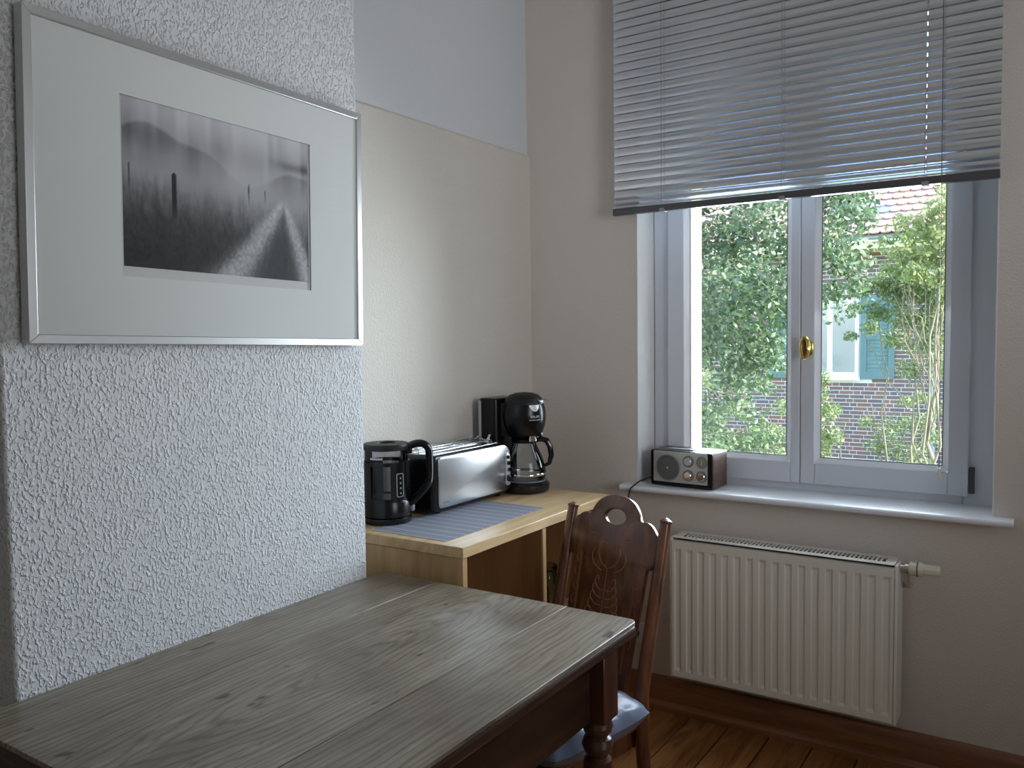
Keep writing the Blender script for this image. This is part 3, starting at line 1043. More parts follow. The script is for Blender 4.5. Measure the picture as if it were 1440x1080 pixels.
# ================================================================== TABLE
TX0, TX1, TY0, TY1, TZ = 0.256, 1.020, -2.235, -1.178, 0.760
tb = empty('dining_table', ((TX0 + TX1) / 2, (TY0 + TY1) / 2, 0))
tag(tb, 'old worn oak table with turned dark legs beside the chimney breast', 'table')
ox, oy = (TX0 + TX1) / 2, (TY0 + TY1) / 2
cuts = [TX0, 0.445, 0.640, 0.835, TX1]
for k in range(4):
    a, c_ = cuts[k] - ox, cuts[k + 1] - ox
    r0 = 0.030 if k == 0 else 0.0015
    r1 = 0.022 if k == 3 else 0.0015
    pts = rrect(a + 0.0003, c_ - 0.0003, TY0 - oy, TY1 - oy, [r1, r1, r0, r0], 5)
    MB().prism(pts, TZ - 0.0095, TZ - 0.0004 * (k % 2)).build('tabletop_board', 'table', tb, bevel=0.0025 if k in (0, 3) else 0.0006, seg=2)
# dark edge moulding under the boards
MB().box(TX0 + 0.003 - ox, TX1 - 0.002 - ox, TY0 + 0.003 - oy, TY1 - 0.002 - oy, TZ - 0.040, TZ - 0.0098).build('top_moulding', 'table_dark', tb, bevel=0.010, seg=3)
ax0, ax1, ay0, ay1 = 0.300 - ox, 0.950 - ox, -2.16 - oy, -1.235 - oy
for (a, c_, d, e) in ((ax1 - 0.022, ax1, ay0, ay1), (ax0, ax0 + 0.022, ay0, ay1), (ax0 + 0.022, ax1 - 0.022, ay1 - 0.022, ay1), (ax0 + 0.022, ax1 - 0.022, ay0, ay0 + 0.022)):
    MB().box(a, c_, d, e, 0.546, TZ - 0.0405).build('apron', 'table_dark', tb, bevel=0.002)
lp = [(0.020, 0.0), (0.024, 0.010), (0.030, 0.05), (0.020, 0.085), (0.026, 0.095), (0.020, 0.105), (0.024, 0.16), (0.031, 0.30), (0.035, 0.40), (0.031, 0.452), (0.022, 0.462), (0.031, 0.472), (0.036, 0.487), (0.031, 0.502), (0.023, 0.508), (0.031, 0.516), (0.035, 0.530), (0.030, 0.546)]
for lx, ly in ((0.951, -1.247), (0.951, -2.150), (0.302, -1.247), (0.302, -2.150)):
    b = MB().lathe(lp, 28, (lx - ox, ly - oy, 0))
    b.box(lx - ox - 0.0345, lx - ox + 0.0345, ly - oy - 0.0345, ly - oy + 0.0345, 0.5465, TZ - 0.0405)
    b.build('leg', 'table_leg', tb, bevel=0.0015, seg=1, smooth=30)

# ================================================================== SIDEBOARD
SX1, SY0, SY1, SZ = 0.495, -1.130, -0.268, 0.845
SXB = 0.046
sbd = empty('sideboard', (0, 0, 0))
tag(sbd, 'open pine shelf unit carrying the kitchen appliances', 'shelf unit')
MB().box(0.0145, SX1, SY0, SY1, SZ - 0.030, SZ).build('top_board', 'pine', sbd, bevel=0.002)
MB().box(SXB, SX1 - 0.004, SY0 + 0.004, SY0 + 0.024, 0.0, SZ - 0.0305).build('side_panel', 'pine_v', sbd, bevel=0.0015)
MB().box(SXB, SX1 - 0.004, SY1 - 0.024, SY1 - 0.004, 0.0, SZ - 0.0305).build('side_panel', 'pine_v', sbd, bevel=0.0015)
MB().box(SXB + 0.010, SX1 - 0.004, -0.717, -0.697, 0.06, SZ - 0.0305).build('divider', 'pine_v', sbd, bevel=0.0015)
MB().box(SXB, SXB + 0.008, SY0 + 0.0245, SY1 - 0.0245, 0.06, SZ - 0.031).build('back_panel', 'pine_shaded', sbd, smooth=0)
MB().box(SXB + 0.009, SX1 - 0.008, SY0 + 0.0245, SY1 - 0.0245, 0.04, 0.0595).build('bottom_board', 'pine', sbd, bevel=0.0015)
for (a, c_) in ((SY0 + 0.0245, -0.7175), (-0.6965, SY1 - 0.0245)):
    MB().box(SXB + 0.009, SX1 - 0.020, a, c_, 0.440, 0.458).build('shelf', 'pine', sbd, bevel=0.0015)
# added darker boards that paint the shade inside the two compartments
MB().box(SXB + 0.010, SX1 - 0.006, -0.7210, -0.7174, 0.46, SZ - 0.031).build('shade_board', 'pine_shaded', sbd, smooth=0)
MB().box(SXB + 0.010, SX1 - 0.006, SY1 - 0.0275, SY1 - 0.0243, 0.46, SZ - 0.031).build('shade_board', 'pine_shaded', sbd, smooth=0)
# preserving jars on the inner shelf, seen between the chair posts
for k, (jx, jy, jl) in enumerate(((0.40, -0.62, 'green glass preserving jar next to the upright divider of the shelf unit'), (0.37, -0.50, 'green glass preserving jar behind the jar at the divider'))):
    j = empty('glass_jar', (jx, jy, 0.4582))
    tag(j, jl, 'jar', 'jars in the pine shelf unit')
    MB().lathe([(0.001, 0.0), (0.040, 0.0), (0.045, 0.006), (0.045, 0.125), (0.036, 0.145), (0.036, 0.160)], 24, cap=False).build('jar_body', 'jar_glass', j)
    MB().lathe([(0.038, 0.1602), (0.039, 0.163), (0.039, 0.172), (0.034, 0.176)], 24).build('lid', 'jar_glass', j)

# ------------------------------------------------------------------ placemat
pmo = MB().box(0, 0.273, 0, 0.512, 0, 0.0018).build('placemat', 'placemat', smooth=0, loc=(0.142, -1.097, SZ + 0.0003))
tag(pmo, 'grey placemat with pale stripes under the kettle and toaster', 'placemat')
ZM = SZ + 0.0024

# ------------------------------------------------------------------ kettle
kt = empty('kettle', (0.104, -0.985, ZM), math.atan2(0.548, 0.836))   # local +x = handle side
kt.location.z = SZ + 0.0022
tag(kt, 'black and glass electric kettle beside the toaster', 'kettle')
MB().lathe([(0.070, 0.0), (0.074, 0.002), (0.074, 0.014), (0.070, 0.018), (0.05, 0.018)], 40).build('power_base', 'black', kt)
MB().lathe([(0.0680, 0.0185), (0.0725, 0.022), (0.0725, 0.062), (0.0690, 0.070), (0.0665, 0.070), (0.03, 0.066)], 40).build('lower_body', 'black', kt)
kg = MB().lathe([(0.0655, 0.0702), (0.0650, 0.218)], 40, cap=False).build('glass_body', 'dark_glass', kt)
MB().lathe([(0.004, 0.0), (0.063, 0.0), (0.063, 0.003), (0.004, 0.003)], 32, (0, 0, 0.0706)).build('heating_plate', 'steel', kt)


def shell(r0, r1, z0, z1, a0, a1, n=14, holes=None):
    """curved plate between two radii; angles in degrees"""
    b = MB()
    vs, fs = [], []
    for i in range(n + 1):
        a = math.radians(a0 + (a1 - a0) * i / n)
        for r in (r0, r1):
            for z in (z0, z1):
                vs.append((r * math.cos(a), r * math.sin(a), z))
    for i in range(n):
        p, q = 4 * i, 4 * (i + 1)
        fs += [(p + 2, q + 2, q + 3, p + 3), (p, p + 1, q + 1, q), (p + 1, p + 3, q + 3, q + 1), (p, q, q + 2, p + 2)]
    fs += [(0, 2, 3, 1), (4 * n, 4 * n + 1, 4 * n + 3, 4 * n + 2)]
    return b.add(vs, fs)


# black jacket around the glass with an open view window towards the room and one at the back
jk = MB()
Z0, Z1 = 0.0702, 0.185
for (a0, a1, z0, z1, n) in ((-72, 56, Z0, Z1, 20), (108, 236, Z0, Z1, 20), (-124, -72, 0.174, Z1, 8), (56, 108, 0.174, Z1, 8), (-124, -72, Z0, 0.0765, 8), (56, 108, Z0, 0.0765, 8)):
    s = shell(0.0660, 0.0695, z0, z1, a0, a1, n)
    jk.add(s.v, s.f)
jk.build('jacket', 'black', kt)
# water-level gauge on the handle side of the jacket
gz = MB()
ga = math.radians(-48)
gm = Matrix.Rotation(ga, 4, 'Z') @ MXYZ((0, 1, 0), (0, 0, 1), (1, 0, 0), (0.0702, 0, 0))
outline('gauge_rim', [rrect(-0.012, 0.012, 0.082, 0.152, 0.005), rrect(-0.0105, 0.0105, 0.0835, 0.1505, 0.0045)[::-1]], 0.0014, 'light_grey', kt, mx=gm)
for k in range(4):
    gz.box(0.0, 0.004, 0.090 + k * 0.015, 0.096 + k * 0.015, -0.0005, 0.0005, gm)
gz.build('gauge_mark', 'dial', kt, smooth=0)
# illegible white lettering line on the glass collar
tx = MB()
for k in range(8):
    a = math.radians(-125 + k * 4.6)
    mm_ = Matrix.Rotation(a, 4, 'Z') @ MXYZ((0, 1, 0), (0, 0, 1), (1, 0, 0), (0.0662, 0, 0))
    tx.box(-0.0019, 0.0014, 0.194, 0.199 + (k % 2) * 0.001, 0, 0.0004, mm_)
tx.build('lettering', 'white_print', kt, smooth=0)
MB().lathe([(0.0662, 0.2185), (0.0695, 0.220), (0.0700, 0.231), (0.066, 0.237), (0.030, 0.239), (0.028, 0.234), (0.004, 0.233)], 40).build('lid', 'black_matt', kt)
MB().box(0.055, 0.078, -0.012, 0.012, 0.205, 0.236).build('lid_hinge', 'black', kt, bevel=0.004)
hp = bez((0.066, 0, 0.225), (0.095, 0, 0.242), (0.128, 0, 0.240), (0.130, 0, 0.205), 10) + bez((0.130, 0, 0.195), (0.131, 0, 0.15), (0.131, 0, 0.12), (0.120, 0, 0.105), 8) + bez((0.115, 0, 0.098), (0.10, 0, 0.08), (0.085, 0, 0.065), (0.068, 0, 0.052), 8)
hk = MB()
vs = []
n_ = len(hp)
hv, hf = [], []
for i, p in enumerate(hp):
    t = Vector(hp[min(i + 1, n_ - 1)]) - Vector(hp[max(i - 1, 0)])
    t.normalize()
    nrm = Vector((t.z, 0, -t.x))
    for k in range(10):
        a = 2 * PI * k / 10
        hv.append(Vector(p) + nrm * (0.0115 * math.cos(a)) + Vector((0, 1, 0)) * (0.0150 * math.sin(a)))
for i in range(n_ - 1):
    for k in range(10):
        hf.append((i * 10 + k, i * 10 + (k + 1) % 10, (i + 1) * 10 + (k + 1) % 10, (i + 1) * 10 + k))
hk.add(hv, hf).build('handle', 'black', kt)
MB().tube([(p[0] + 0.0095, -0.0105, p[2]) for p in hp[5:18]], 0.0012, 6).build('handle_inlay', 'light_grey', kt)
MB().box(0.070, 0.082, -0.010, 0.010, 0.030, 0.050).build('switch', 'grey_plastic', kt, bevel=0.003)

# ------------------------------------------------------------------ toaster
ts = empty('toaster', (0.118, -0.655, ZM))
ts.location.z = SZ + 0.0026
tag(ts, 'long slot toaster with brushed steel front', 'toaster')
TL, TD, TH = 0.212, 0.072, 0.186
mt = MXYZ((0, 1, 0), (0, 0, 1), (1, 0, 0))
outline('body', [rrect(-TL - 0.004, TL - 0.006, 0.008, TH, [0.012, 0.050, 0.022, 0.012], 8)], 2 * TD, 'black', ts, 0.012, mt)
outline('steel_panel', [rrect(-TL + 0.020, TL + 0.000, 0.018, TH - 0.006, [0.016, 0.048, 0.014, 0.016], 10)], 0.012, 'steel', ts, 0.004, Matrix.Translation((TD, 0, 0)) @ mt)
outline('steel_panel', [rrect(-TL + 0.020, TL + 0.000, 0.018, TH - 0.006, [0.016, 0.048, 0.014, 0.016], 10)], 0.012, 'steel', ts, 0.004, Matrix.Translation((-TD, 0, 0)) @ mt)
# controls on a chrome strip near the rounded end
outline('control_strip', [rrect(TL - 0.030, TL - 0.006, 0.035, 0.150, [0.008, 0.02, 0.008, 0.008], 6)], 0.003, 'silver', ts, 0.001, Matrix.Translation((TD + 0.0068, 0, 0)) @ mt)
mxk = Matrix.Rotation(PI / 2, 4, 'Y')
for (yy, zz_, r_) in ((TL - 0.024, 0.134, 0.0065), (TL - 0.020, 0.113, 0.0075), (TL - 0.017, 0.090, 0.0065), (TL - 0.018, 0.060, 0.0125)):
    MB().lathe([(r_, 0.0), (r_, 0.005), (r_ * 0.8, 0.0065)], 20, mx=Matrix.Translation((TD + 0.0084, yy, zz_)) @ mxk).build('knob' if r_ > 0.01 else 'button', 'black_gloss', ts)
MB().box(-0.026, 0.026, TL - 0.006, TL + 0.014, 0.110, 0.118).build('push_lever', 'black', ts, bevel=0.003)
# faint maker's mark
MB().box(TD + 0.0061, TD + 0.0066, -TL + 0.040, -TL + 0.066, 0.034, 0.037).build('lettering', 'dark_print', ts, smooth=0)
# chrome top plate with two long slots
tp = MB()
for (a, c_) in ((-0.058, -0.042), (-0.010, 0.010), (0.042, 0.058)):
    tp.box(a, c_, -TL + 0.030, TL - 0.062, TH - 0.003, TH + 0.0025)
for (a, c_) in ((-TL + 0.012, -TL + 0.030), (TL - 0.062, TL - 0.050)):
    tp.box(-0.058, 0.058, a, c_, TH - 0.003, TH + 0.0025)
tp.build('top_plate', 'chrome', ts, bevel=0.001, seg=1)
# warming rack of bent wire
wr = MB()
for x in (-0.040, -0.012, 0.016, 0.044):
    wr.tube([(x, -TL + 0.030, TH + 0.004), (x, -TL + 0.034, TH + 0.012), (x, TL - 0.070, TH + 0.012), (x, TL - 0.066, TH + 0.004)], 0.0018, 6)
for y in (-TL + 0.045, -0.01, TL - 0.085):
    wr.tube([(-0.046, y, TH + 0.013), (-0.012, y, TH + 0.013), (0.006, y, TH + 0.028), (0.020, y, TH + 0.013), (0.048, y, TH + 0.013)], 0.0018, 6)
wr.build('warming_rack', 'chrome', ts)
MB().prism([(-0.006, 0), (0.006, 0), (0.004, 0.030), (-0.004, 0.030)], -0.002, 0.002, Matrix.Translation((0.020, TL - 0.060, TH + 0.001)) @ Matrix.Rotation(math.radians(-38), 4, 'X') @ MXYZ((1, 0, 0), (0, 0, 1), (0, -1, 0))).build('rack_lever', 'chrome', ts)
for x in (-0.05, 0.05):
    for y in (-0.17, 0.17):
        MB().lathe([(0.010, 0), (0.010, 0.009)], 14, (x, y, 0)).build('foot', 'black', ts)

# ------------------------------------------------------------------ coffee maker
cm = empty('coffee_maker', (0.196, -0.352, SZ + 0.0004))
tag(cm, 'black drip coffee maker with glass carafe in the corner', 'coffee maker')
MB().lathe([(0.078, 0.0), (0.086, 0.004), (0.090, 0.018), (0.089, 0.030), (0.082, 0.038), (0.04, 0.039)], 44).build('base', 'black_gloss', cm)
MB().lathe([(0.068, 0.0392), (0.076, 0.0395), (0.076, 0.0415), (0.03, 0.0415)], 36).build('hot_plate', 'grey_plastic', cm)
tw = MB().prism(rrect(-0.145, -0.072, -0.074, 0.074, [0.02, 0.02, 0.012, 0.012], 5), 0.0, 0.335)
tw.build('water_tank', 'black', cm, bevel=0.004)
MB().box(-0.146, -0.136, -0.0765, -0.0742, 0.05, 0.326).build('tank_edge', 'light_grey', cm, smooth=0)
MB().box(-0.1475, -0.1455, -0.070, 0.070, 0.02, 0.332).build('tank_trim', 'light_grey', cm, smooth=0)
# round brew head
hp_ = [(0.050, 0.196), (0.058, 0.200), (0.067, 0.214), (0.0755, 0.240), (0.0785, 0.268), (0.0770, 0.294), (0.0715, 0.314)]
bh = MB().lathe(hp_, 48).build('brew_head', 'black', cm)
MB().prism(rrect(-0.075, 0.0, -0.055, 0.055, [0.001, 0.001, 0.001, 0.001], 2), 0.200, 0.318).build('head_bridge', 'black', cm)
ld = MB().lathe([(0.0722, 0.3145), (0.072, 0.318), (0.066, 0.333), (0.052, 0.346), (0.030, 0.353), (0.002, 0.356)], 44).build('lid', 'black_matt', cm)
MB().box(0.062, 0.078, -0.012, 0.012, 0.316, 0.330).build('lid_catch', 'chrome', ld, bevel=0.003)
# steam vent tab at the lid edge
MB().tube([(0.03, 0.066, 0.322), (0.035, 0.082, 0.326), (0.045, 0.092, 0.318)], 0.004, 8).build('lid_hinge_pin', 'chrome', ld)


def head_r(z):
    for (r0, z0), (r1, z1) in zip(hp_, hp_[1:]):
        if z0 <= z <= z1:
            return r0 + (r1 - r0) * (z - z0) / (z1 - z0)
    return hp_[-1][0]


# silver half-moon badge and lettering wrapped on the round head, facing +x (slightly towards the room)
FA = math.radians(-28)


def on_head(me_name, poly_uv, material, parent, off=0.0006):
    b = MB()
    n = len(poly_uv)
    vs = []
    for o_ in (0.0, off):
        for (u_, v_) in poly_uv:
            r = head_r(v_) + 0.0002 + o_
            a = FA + u_ / 0.077
            vs.append((r * math.cos(a), r * math.sin(a), v_))
    fs = [tuple(range(n, 2 * n))] + [(i, (i + 1) % n, n + (i + 1) % n, n + i) for i in range(n)]
    b.add(vs, fs)
    return b.build(me_name, material, parent, smooth=0)


bd = MB()
NB = 16
bv = []
for i in range(NB + 1):
    u_ = -0.021 + 0.042 * i / NB
    lo = 0.3125 - 0.021 * max(0.0, 1 - (u_ / 0.021) ** 2) ** 0.8 - 0.0005
    for o_ in (0.0, 0.0014):
        for t_ in (0, 0.33, 0.66, 1):
            v_ = lo + (0.3132 - lo) * t_
            r = head_r(v_) + 0.0001 + o_
            a = FA + u_ / 0.077
            bv.append((r * math.cos(a), r * math.sin(a), v_))
bf = []
for i in range(NB):
    p, q = 8 * i, 8 * (i + 1)
    for t_ in range(3):
        bf += [(p + 4 + t_, q + 4 + t_, q + 5 + t_, p + 5 + t_)]
    bf += [(p, q, q + 4, p + 4), (p + 7, q + 7, q + 3, p + 3)]
bd.add(bv, bf).build('badge', 'silver', bh)


def wrap_text(body, size, zc, name, material):
    cu = bpy.data.curves.new('t', 'FONT')
    cu.body = body; cu.size = size; cu.align_x = 'CENTER'; cu.align_y = 'CENTER'
    tmp = bpy.data.objects.new('tmp', cu)
    me = bpy.data.meshes.new_from_object(tmp)
    bpy.data.objects.remove(tmp)
    bpy.data.curves.remove(cu)
    for v_ in me.vertices:
        u_, w_ = v_.co.x, zc + v_.co.y
        r = head_r(w_) + 0.0016
        a = FA + u_ / 0.077
        v_.co = (r * math.cos(a), r * math.sin(a), w_)
    me.name = name
    return mesh_obj(name, me, material, bh, smooth=0)


wrap_text('KRUPS', 0.0115, 0.272, 'lettering', 'white_print')
for k in range(9):
    u_ = -0.020 + k * 0.005
    on_head('lettering_dash', [(u_ - 0.0019, 0.2595), (u_ + 0.0019, 0.2595), (u_ + 0.0019, 0.2625), (u_ - 0.0019, 0.2625)], 'light_grey', bh, 0.0009)
# chrome drip stop
MB().prism([(-0.016, 0.0), (0.016, 0.0), (0.008, 0.030), (-0.008, 0.030)], -0.004, 0.004, Matrix.Rotation(FA, 4, 'Z') @ Matrix.Translation((0.060, 0, 0.183)) @ Matrix.Rotation(math.radians(-14), 4, 'Y') @ MXYZ((0, 1, 0), (0, 0, 1), (1, 0, 0))).build('drip_stop', 'chrome', cm, bevel=0.003)
MB().box(0.030, 0.044, 0.050, 0.060, 0.182, 0.212, Matrix.Rotation(FA + 0.5, 4, 'Z')).build('swivel_tab', 'chrome', cm, bevel=0.003)
# carafe
cf = MB().lathe([(0.050, 0.0), (0.072, 0.003), (0.077, 0.018), (0.075, 0.045), (0.064, 0.080), (0.048, 0.115), (0.041, 0.132)], 40, (0, 0, 0.0425), cap=False).build('carafe', 'carafe_glass', cm)
MB().lathe([(0.0405, 0.1745), (0.046, 0.1765), (0.047, 0.187), (0.042, 0.193), (0.004, 0.1945)], 36).build('carafe_lid', 'black', cf)
MB().lathe([(0.0765, 0.0600), (0.0782, 0.0625), (0.0782, 0.0665), (0.0768, 0.069)], 36, cap=False).build('carafe_band', 'chrome', cf)
ha = math.radians(28)
hc, hs = math.cos(ha), math.sin(ha)
hpts = [(0.044, 0.183), (0.062, 0.187), (0.080, 0.182), (0.092, 0.160), (0.096, 0.128), (0.088, 0.100), (0.074, 0.092)]
MB().tube([(r * hc, r * hs, z_) for r, z_ in hpts], [0.008, 0.010, 0.011, 0.011, 0.010, 0.008, 0.006], 10).build('carafe_handle', 'black_gloss', cf)
mk = MB()
for k in range(5):
    mk.box(0.052, 0.066, -0.0008, 0.0008, 0.070 + k * 0.017, 0.0712 + k * 0.017, Matrix.Rotation(math.radians(-75), 4, 'Z') @ Matrix.Translation((0.004 - 0.004 * k, 0, 0)))
mk.build('level_mark', 'light_grey', cf, smooth=0)

# ================================================================== RADIO
rd = empty('radio', (0.657, 0.060, 0.8422), math.radians(-4))
tag(rd, 'small retro radio with silver front and round speaker on the sill', 'radio')
RW, RD, RH = 0.1215, 0.062, 0.132
MB().box(-RW, RW, -RD, RD, 0.002, RH).build('case', 'walnut_veneer', rd, bevel=0.004)
mr = MXYZ((1, 0, 0), (0, 0, 1), (0, -1, 0))
outline('front_surround', [rrect(-RW, RW, 0.002, RH, 0.006)], 0.010, 'black', rd, 0.003, Matrix.Translation((0, -RD - 0.0048, 0)) @ mr)
outline('front_plate', [rrect(-RW + 0.013, RW - 0.017, 0.017, RH - 0.002, 0.004)], 0.004, 'silver', rd, 0.001, Matrix.Translation((0, -RD - 0.0105, 0)) @ mr)
yfr = -RD - 0.0126
mz = MXYZ((1, 0, 0), (0, 0, 1), (0, -1, 0))
sc_ = Matrix.Translation((-0.050, yfr, 0.070)) @ mz
MB().lathe([(0.049, 0.0), (0.049, 0.003), (0.046, 0.0045), (0.045, 0.001)], 40, mx=sc_, cap=False).build('speaker_rim', 'grey_plastic', rd)
MB().lathe([(0.0455, 0.0006), (0.030, 0.0022), (0.012, 0.0030), (0.001, 0.0031)], 40, mx=sc_).build('speaker_grille', 'speaker', rd)
MB().lathe([(0.004, 0.0), (0.004, 0.0012)], 14, mx=Matrix.Translation((-0.050, yfr - 0.0033, 0.070)) @ mz).build('speaker_badge', 'silver', rd)
for (kx, kz, dial) in ((0.032, 0.098, 0), (0.084, 0.098, 1), (0.032, 0.047, 0), (0.084, 0.047, 0)):
    q = Matrix.Translation((kx, yfr, kz)) @ mz
    ring = MB().lathe([(0.0215, 0.0), (0.0215, 0.002), (0.019, 0.003), (0.018, 0.001)], 28, mx=q).build('knob_ring', 'grey_plastic', rd)
    if dial:
        MB().lathe([(0.018, 0.0012), (0.018, 0.0022), (0.001, 0.0024)], 28, mx=q).build('tuning_dial', 'dial', ring)
        MB().box(-0.001, 0.001, -0.010, 0.012, 0.0026, 0.0032, q).build('dial_pointer', 'white_print', ring, smooth=0)
    else:
        MB().lathe([(0.0145, 0.001), (0.0145, 0.010), (0.0125, 0.012), (0.001, 0.012)], 28, mx=q).build('knob', 'chrome' if kz < 0.06 else 'silver', ring)
MB().box(-0.07, 0.03, -0.035, -0.010, RH, RH + 0.004).build('button_bar', 'grey_plastic', rd, bevel=0.001)
for sx_ in (-1, 1):
    for sy_ in (-1, 1):
        MB().lathe([(0.006, 0.0), (0.006, 0.0025)], 12, (sx_ * 0.1, sy_ * 0.045, 0)).build('foot', 'black', rd)
# mains lead over the sill edge and down the wall
inv = (Matrix.Translation((0.657, 0.060, 0.8422)) @ Matrix.Rotation(math.radians(-4), 4, 'Z')).inverted()
lead = bez((0.540, 0.02, 0.870), (0.512, -0.005, 0.868), (0.498, -0.035, 0.858), (0.490, -0.055, 0.8455), 10) + bez((0.480, -0.070, 0.835), (0.472, -0.078, 0.81), (0.468, -0.075, 0.78), (0.468, -0.060, 0.70), 10) + [(0.466, -0.03, 0.55), (0.465, -0.025, 0.40), (0.465, -0.025, 0.30)]
MB().tube([inv @ Vector(p) for p in lead], 0.0028, 8).build('power_cord', 'cable', rd)
sk = empty('wall_socket', (0.465, 0, 0.27))
tag(sk, 'white wall socket below the radio lead', 'socket')
MB().box(-0.040, 0.040, -0.010, 0.0, -0.040, 0.040).build('cover_plate', 'white_plastic', sk, bevel=0.003)
MB().lathe([(0.020, 0.010), (0.020, 0.036), (0.008, 0.040)], 20, mx=MXYZ((1, 0, 0), (0, 0, 1), (0, -1, 0))).build('plug', 'cable', sk)

# ================================================================== CHAIR
CR = math.radians(-13)
chr_ = empty('dining_chair', (0.728, -0.845, 0), CR)
tag(chr_, 'carved walnut dining chair pushed under the table', 'chair')
HWD = 0.168          # half distance between back posts
TLT = math.atan(0.112 / 0.45)
SE = 0.385           # seat top height
bm_ = Matrix.Translation((0, 0, 0.45)) @ Matrix.Rotation(-TLT, 4, 'X')      # back frame: x right, z up along the back
for s in (-1, 1):
    b = MB()
    b.tube([bm_ @ Vector((s * HWD, 0, v_)) for v_ in (-0.01, 0.10, 0.25, 0.40, 0.452)], [0.0195, 0.0190, 0.0175, 0.0160, 0.0150], 16)
    b.lathe([(0.0150, 0.452), (0.0175, 0.455), (0.0175, 0.459), (0.010, 0.464), (0.002, 0.468)], 16, mx=bm_ @ Matrix.Translation((s * HWD, 0, 0)))
    b.build('back_post', 'chair', chr_)
    b = MB()
    b.tube([(s * HWD, 0, 0.445), (s * HWD, 0.004, 0.30), (s * HWD, 0.020, 0.15), (s * HWD, 0.045, 0.0)], [0.0195, 0.0195, 0.018, 0.016], 14)
    b.build('leg', 'chair', chr_)
    b = MB().lathe([(0.014, 0.0), (0.019, 0.02), (0.014, 0.06), (0.020, 0.20), (0.023, 0.33), (0.016, 0.345), (0.021, 0.350), (0.021, SE - 0.0285)], 20, (s * 0.140, -0.355, 0))
    b.build('leg', 'chair', chr_)
seat = [(-0.150, -0.390), (0.165, -0.390), (0.172, -0.375), (0.172, -0.20), (0.168, 0.004), (-0.168, 0.004), (-0.166, -0.20), (-0.156, -0.375)]
MB().prism(seat, SE - 0.028, SE).build('seat', 'chair', chr_, bevel=0.006)
for s in (-1, 1):
    MB().box(s * 0.140 - 0.010, s * 0.140 + 0.010, -0.33, -0.02, SE - 0.085, SE - 0.0285).build('seat_rail', 'chair', chr_, bevel=0.002)
MB().box(-0.118, 0.118, -0.375, -0.355, SE - 0.085, SE - 0.0285).build('seat_rail', 'chair', chr_, bevel=0.002)
MB().box(-0.148, 0.148, -0.010, 0.004, SE - 0.085, SE - 0.0285).build('seat_rail', 'chair', chr_, bevel=0.002)
MB().tube([(-0.142, -0.345, 0.17), (-0.166, 0.01, 0.17)], 0.009, 10).build('stretcher', 'chair', chr_)
MB().tube([(0.142, -0.345, 0.17), (0.166, 0.01, 0.17)], 0.009, 10).build('stretcher', 'chair', chr_)
# pierced and scalloped back panel
right_half = [(0.116, -0.045), (0.122, 0.10), (0.130, 0.24), (0.134, 0.318)] + [(0.134 + 0.020 * math.sin(t), 0.338 - 0.020 * math.cos(t)) for t in [PI / 2 * k / 4 for k in range(5)]] + [(0.1575, 0.345), (0.1575, 0.404)] + [p for p in bez((0.1555, 0.408), (0.135, 0.436), (0.118, 0.452), (0.094, 0.444), 8)] + [p for p in bez((0.088, 0.449), (0.075, 0.490), (0.045, 0.507), (0.0, 0.508), 10)]
left_half = [(-x, y) for x, y in right_half[::-1][1:]]
hole = [(0.038 * math.cos(a), 0.445 + (0.024 if math.sin(a) > 0 else 0.021) * math.sin(a)) for a in [2 * PI * k / 28 for k in range(28)]]
mb_ = bm_ @ MXYZ((1, 0, 0), (0, 0, 1), (0, -1, 0))
pn = outline('back_panel', [right_half + left_half, hole[::-1]], 0.016, 'chair', chr_, 0.003, mb_)
# carved ornament: palmette, scrolls and border lines
ZF = 0.0082
cv = MB()


def stroke(pts, r=0.0016):
    cv.tube([mb_ @ Vector((x, y, ZF)) for x, y in pts], r, 5)


for s in (-1, 1):
    for k in range(5):
        h = 0.150 + k * 0.022
        L = 0.064 - k * 0.006
        stroke(bez((s * 0.006, h), (s * L * 0.6, h - 0.004), (s * L, h + 0.012), (s * L * 0.9, h + 0.030), 8) + bez((s * L * 0.9, h + 0.030), (s * L * 0.8, h + 0.040), (s * L * 0.6, h + 0.036), (s * L * 0.62, h + 0.026), 5)[1:])
    stroke(bez((s * 0.004, 0.30), (s * 0.03, 0.31), (s * 0.045, 0.335), (s * 0.034, 0.360), 8) + bez((s * 0.034, 0.360), (s * 0.022, 0.378), (s * 0.004, 0.364), (s * 0.014, 0.348), 7)[1:])
    stroke(bez((s * 0.02, 0.290), (s * 0.06, 0.300), (s * 0.070, 0.33), (s * 0.052, 0.352), 8))
    stroke(bez((s * 0.044, 0.385), (s * 0.07, 0.40), (s * 0.085, 0.385), (s * 0.080, 0.365), 8))
    stroke([(s * 0.092, 0.03), (s * 0.095, 0.15), (s * 0.099, 0.33)], 0.0012)
    stroke([(s * 0.097, 0.03), (s * 0.100, 0.15), (s * 0.104, 0.33)], 0.0010)
    for k in range(6):
        h = 0.10 + k * 0.04
        stroke(bez((s * 0.108, h), (s * 0.119, h + 0.008), (s * 0.119, h + 0.022), (s * 0.109, h + 0.026), 6), 0.0012)
    stroke(bez((s * 0.004, 0.05), (s * 0.03, 0.06), (s * 0.05, 0.09), (s * 0.03, 0.115), 8))
stroke([(0, 0.05), (0, 0.30)], 0.0015)
cv.build('carved_ornament', 'carving', pn)
# seat cushion
cu_ = empty('seat_cushion', (0.728, -0.845, SE + 0.0005), CR)
tag(cu_, 'grey blue satin seat cushion on the dining chair', 'cushion')


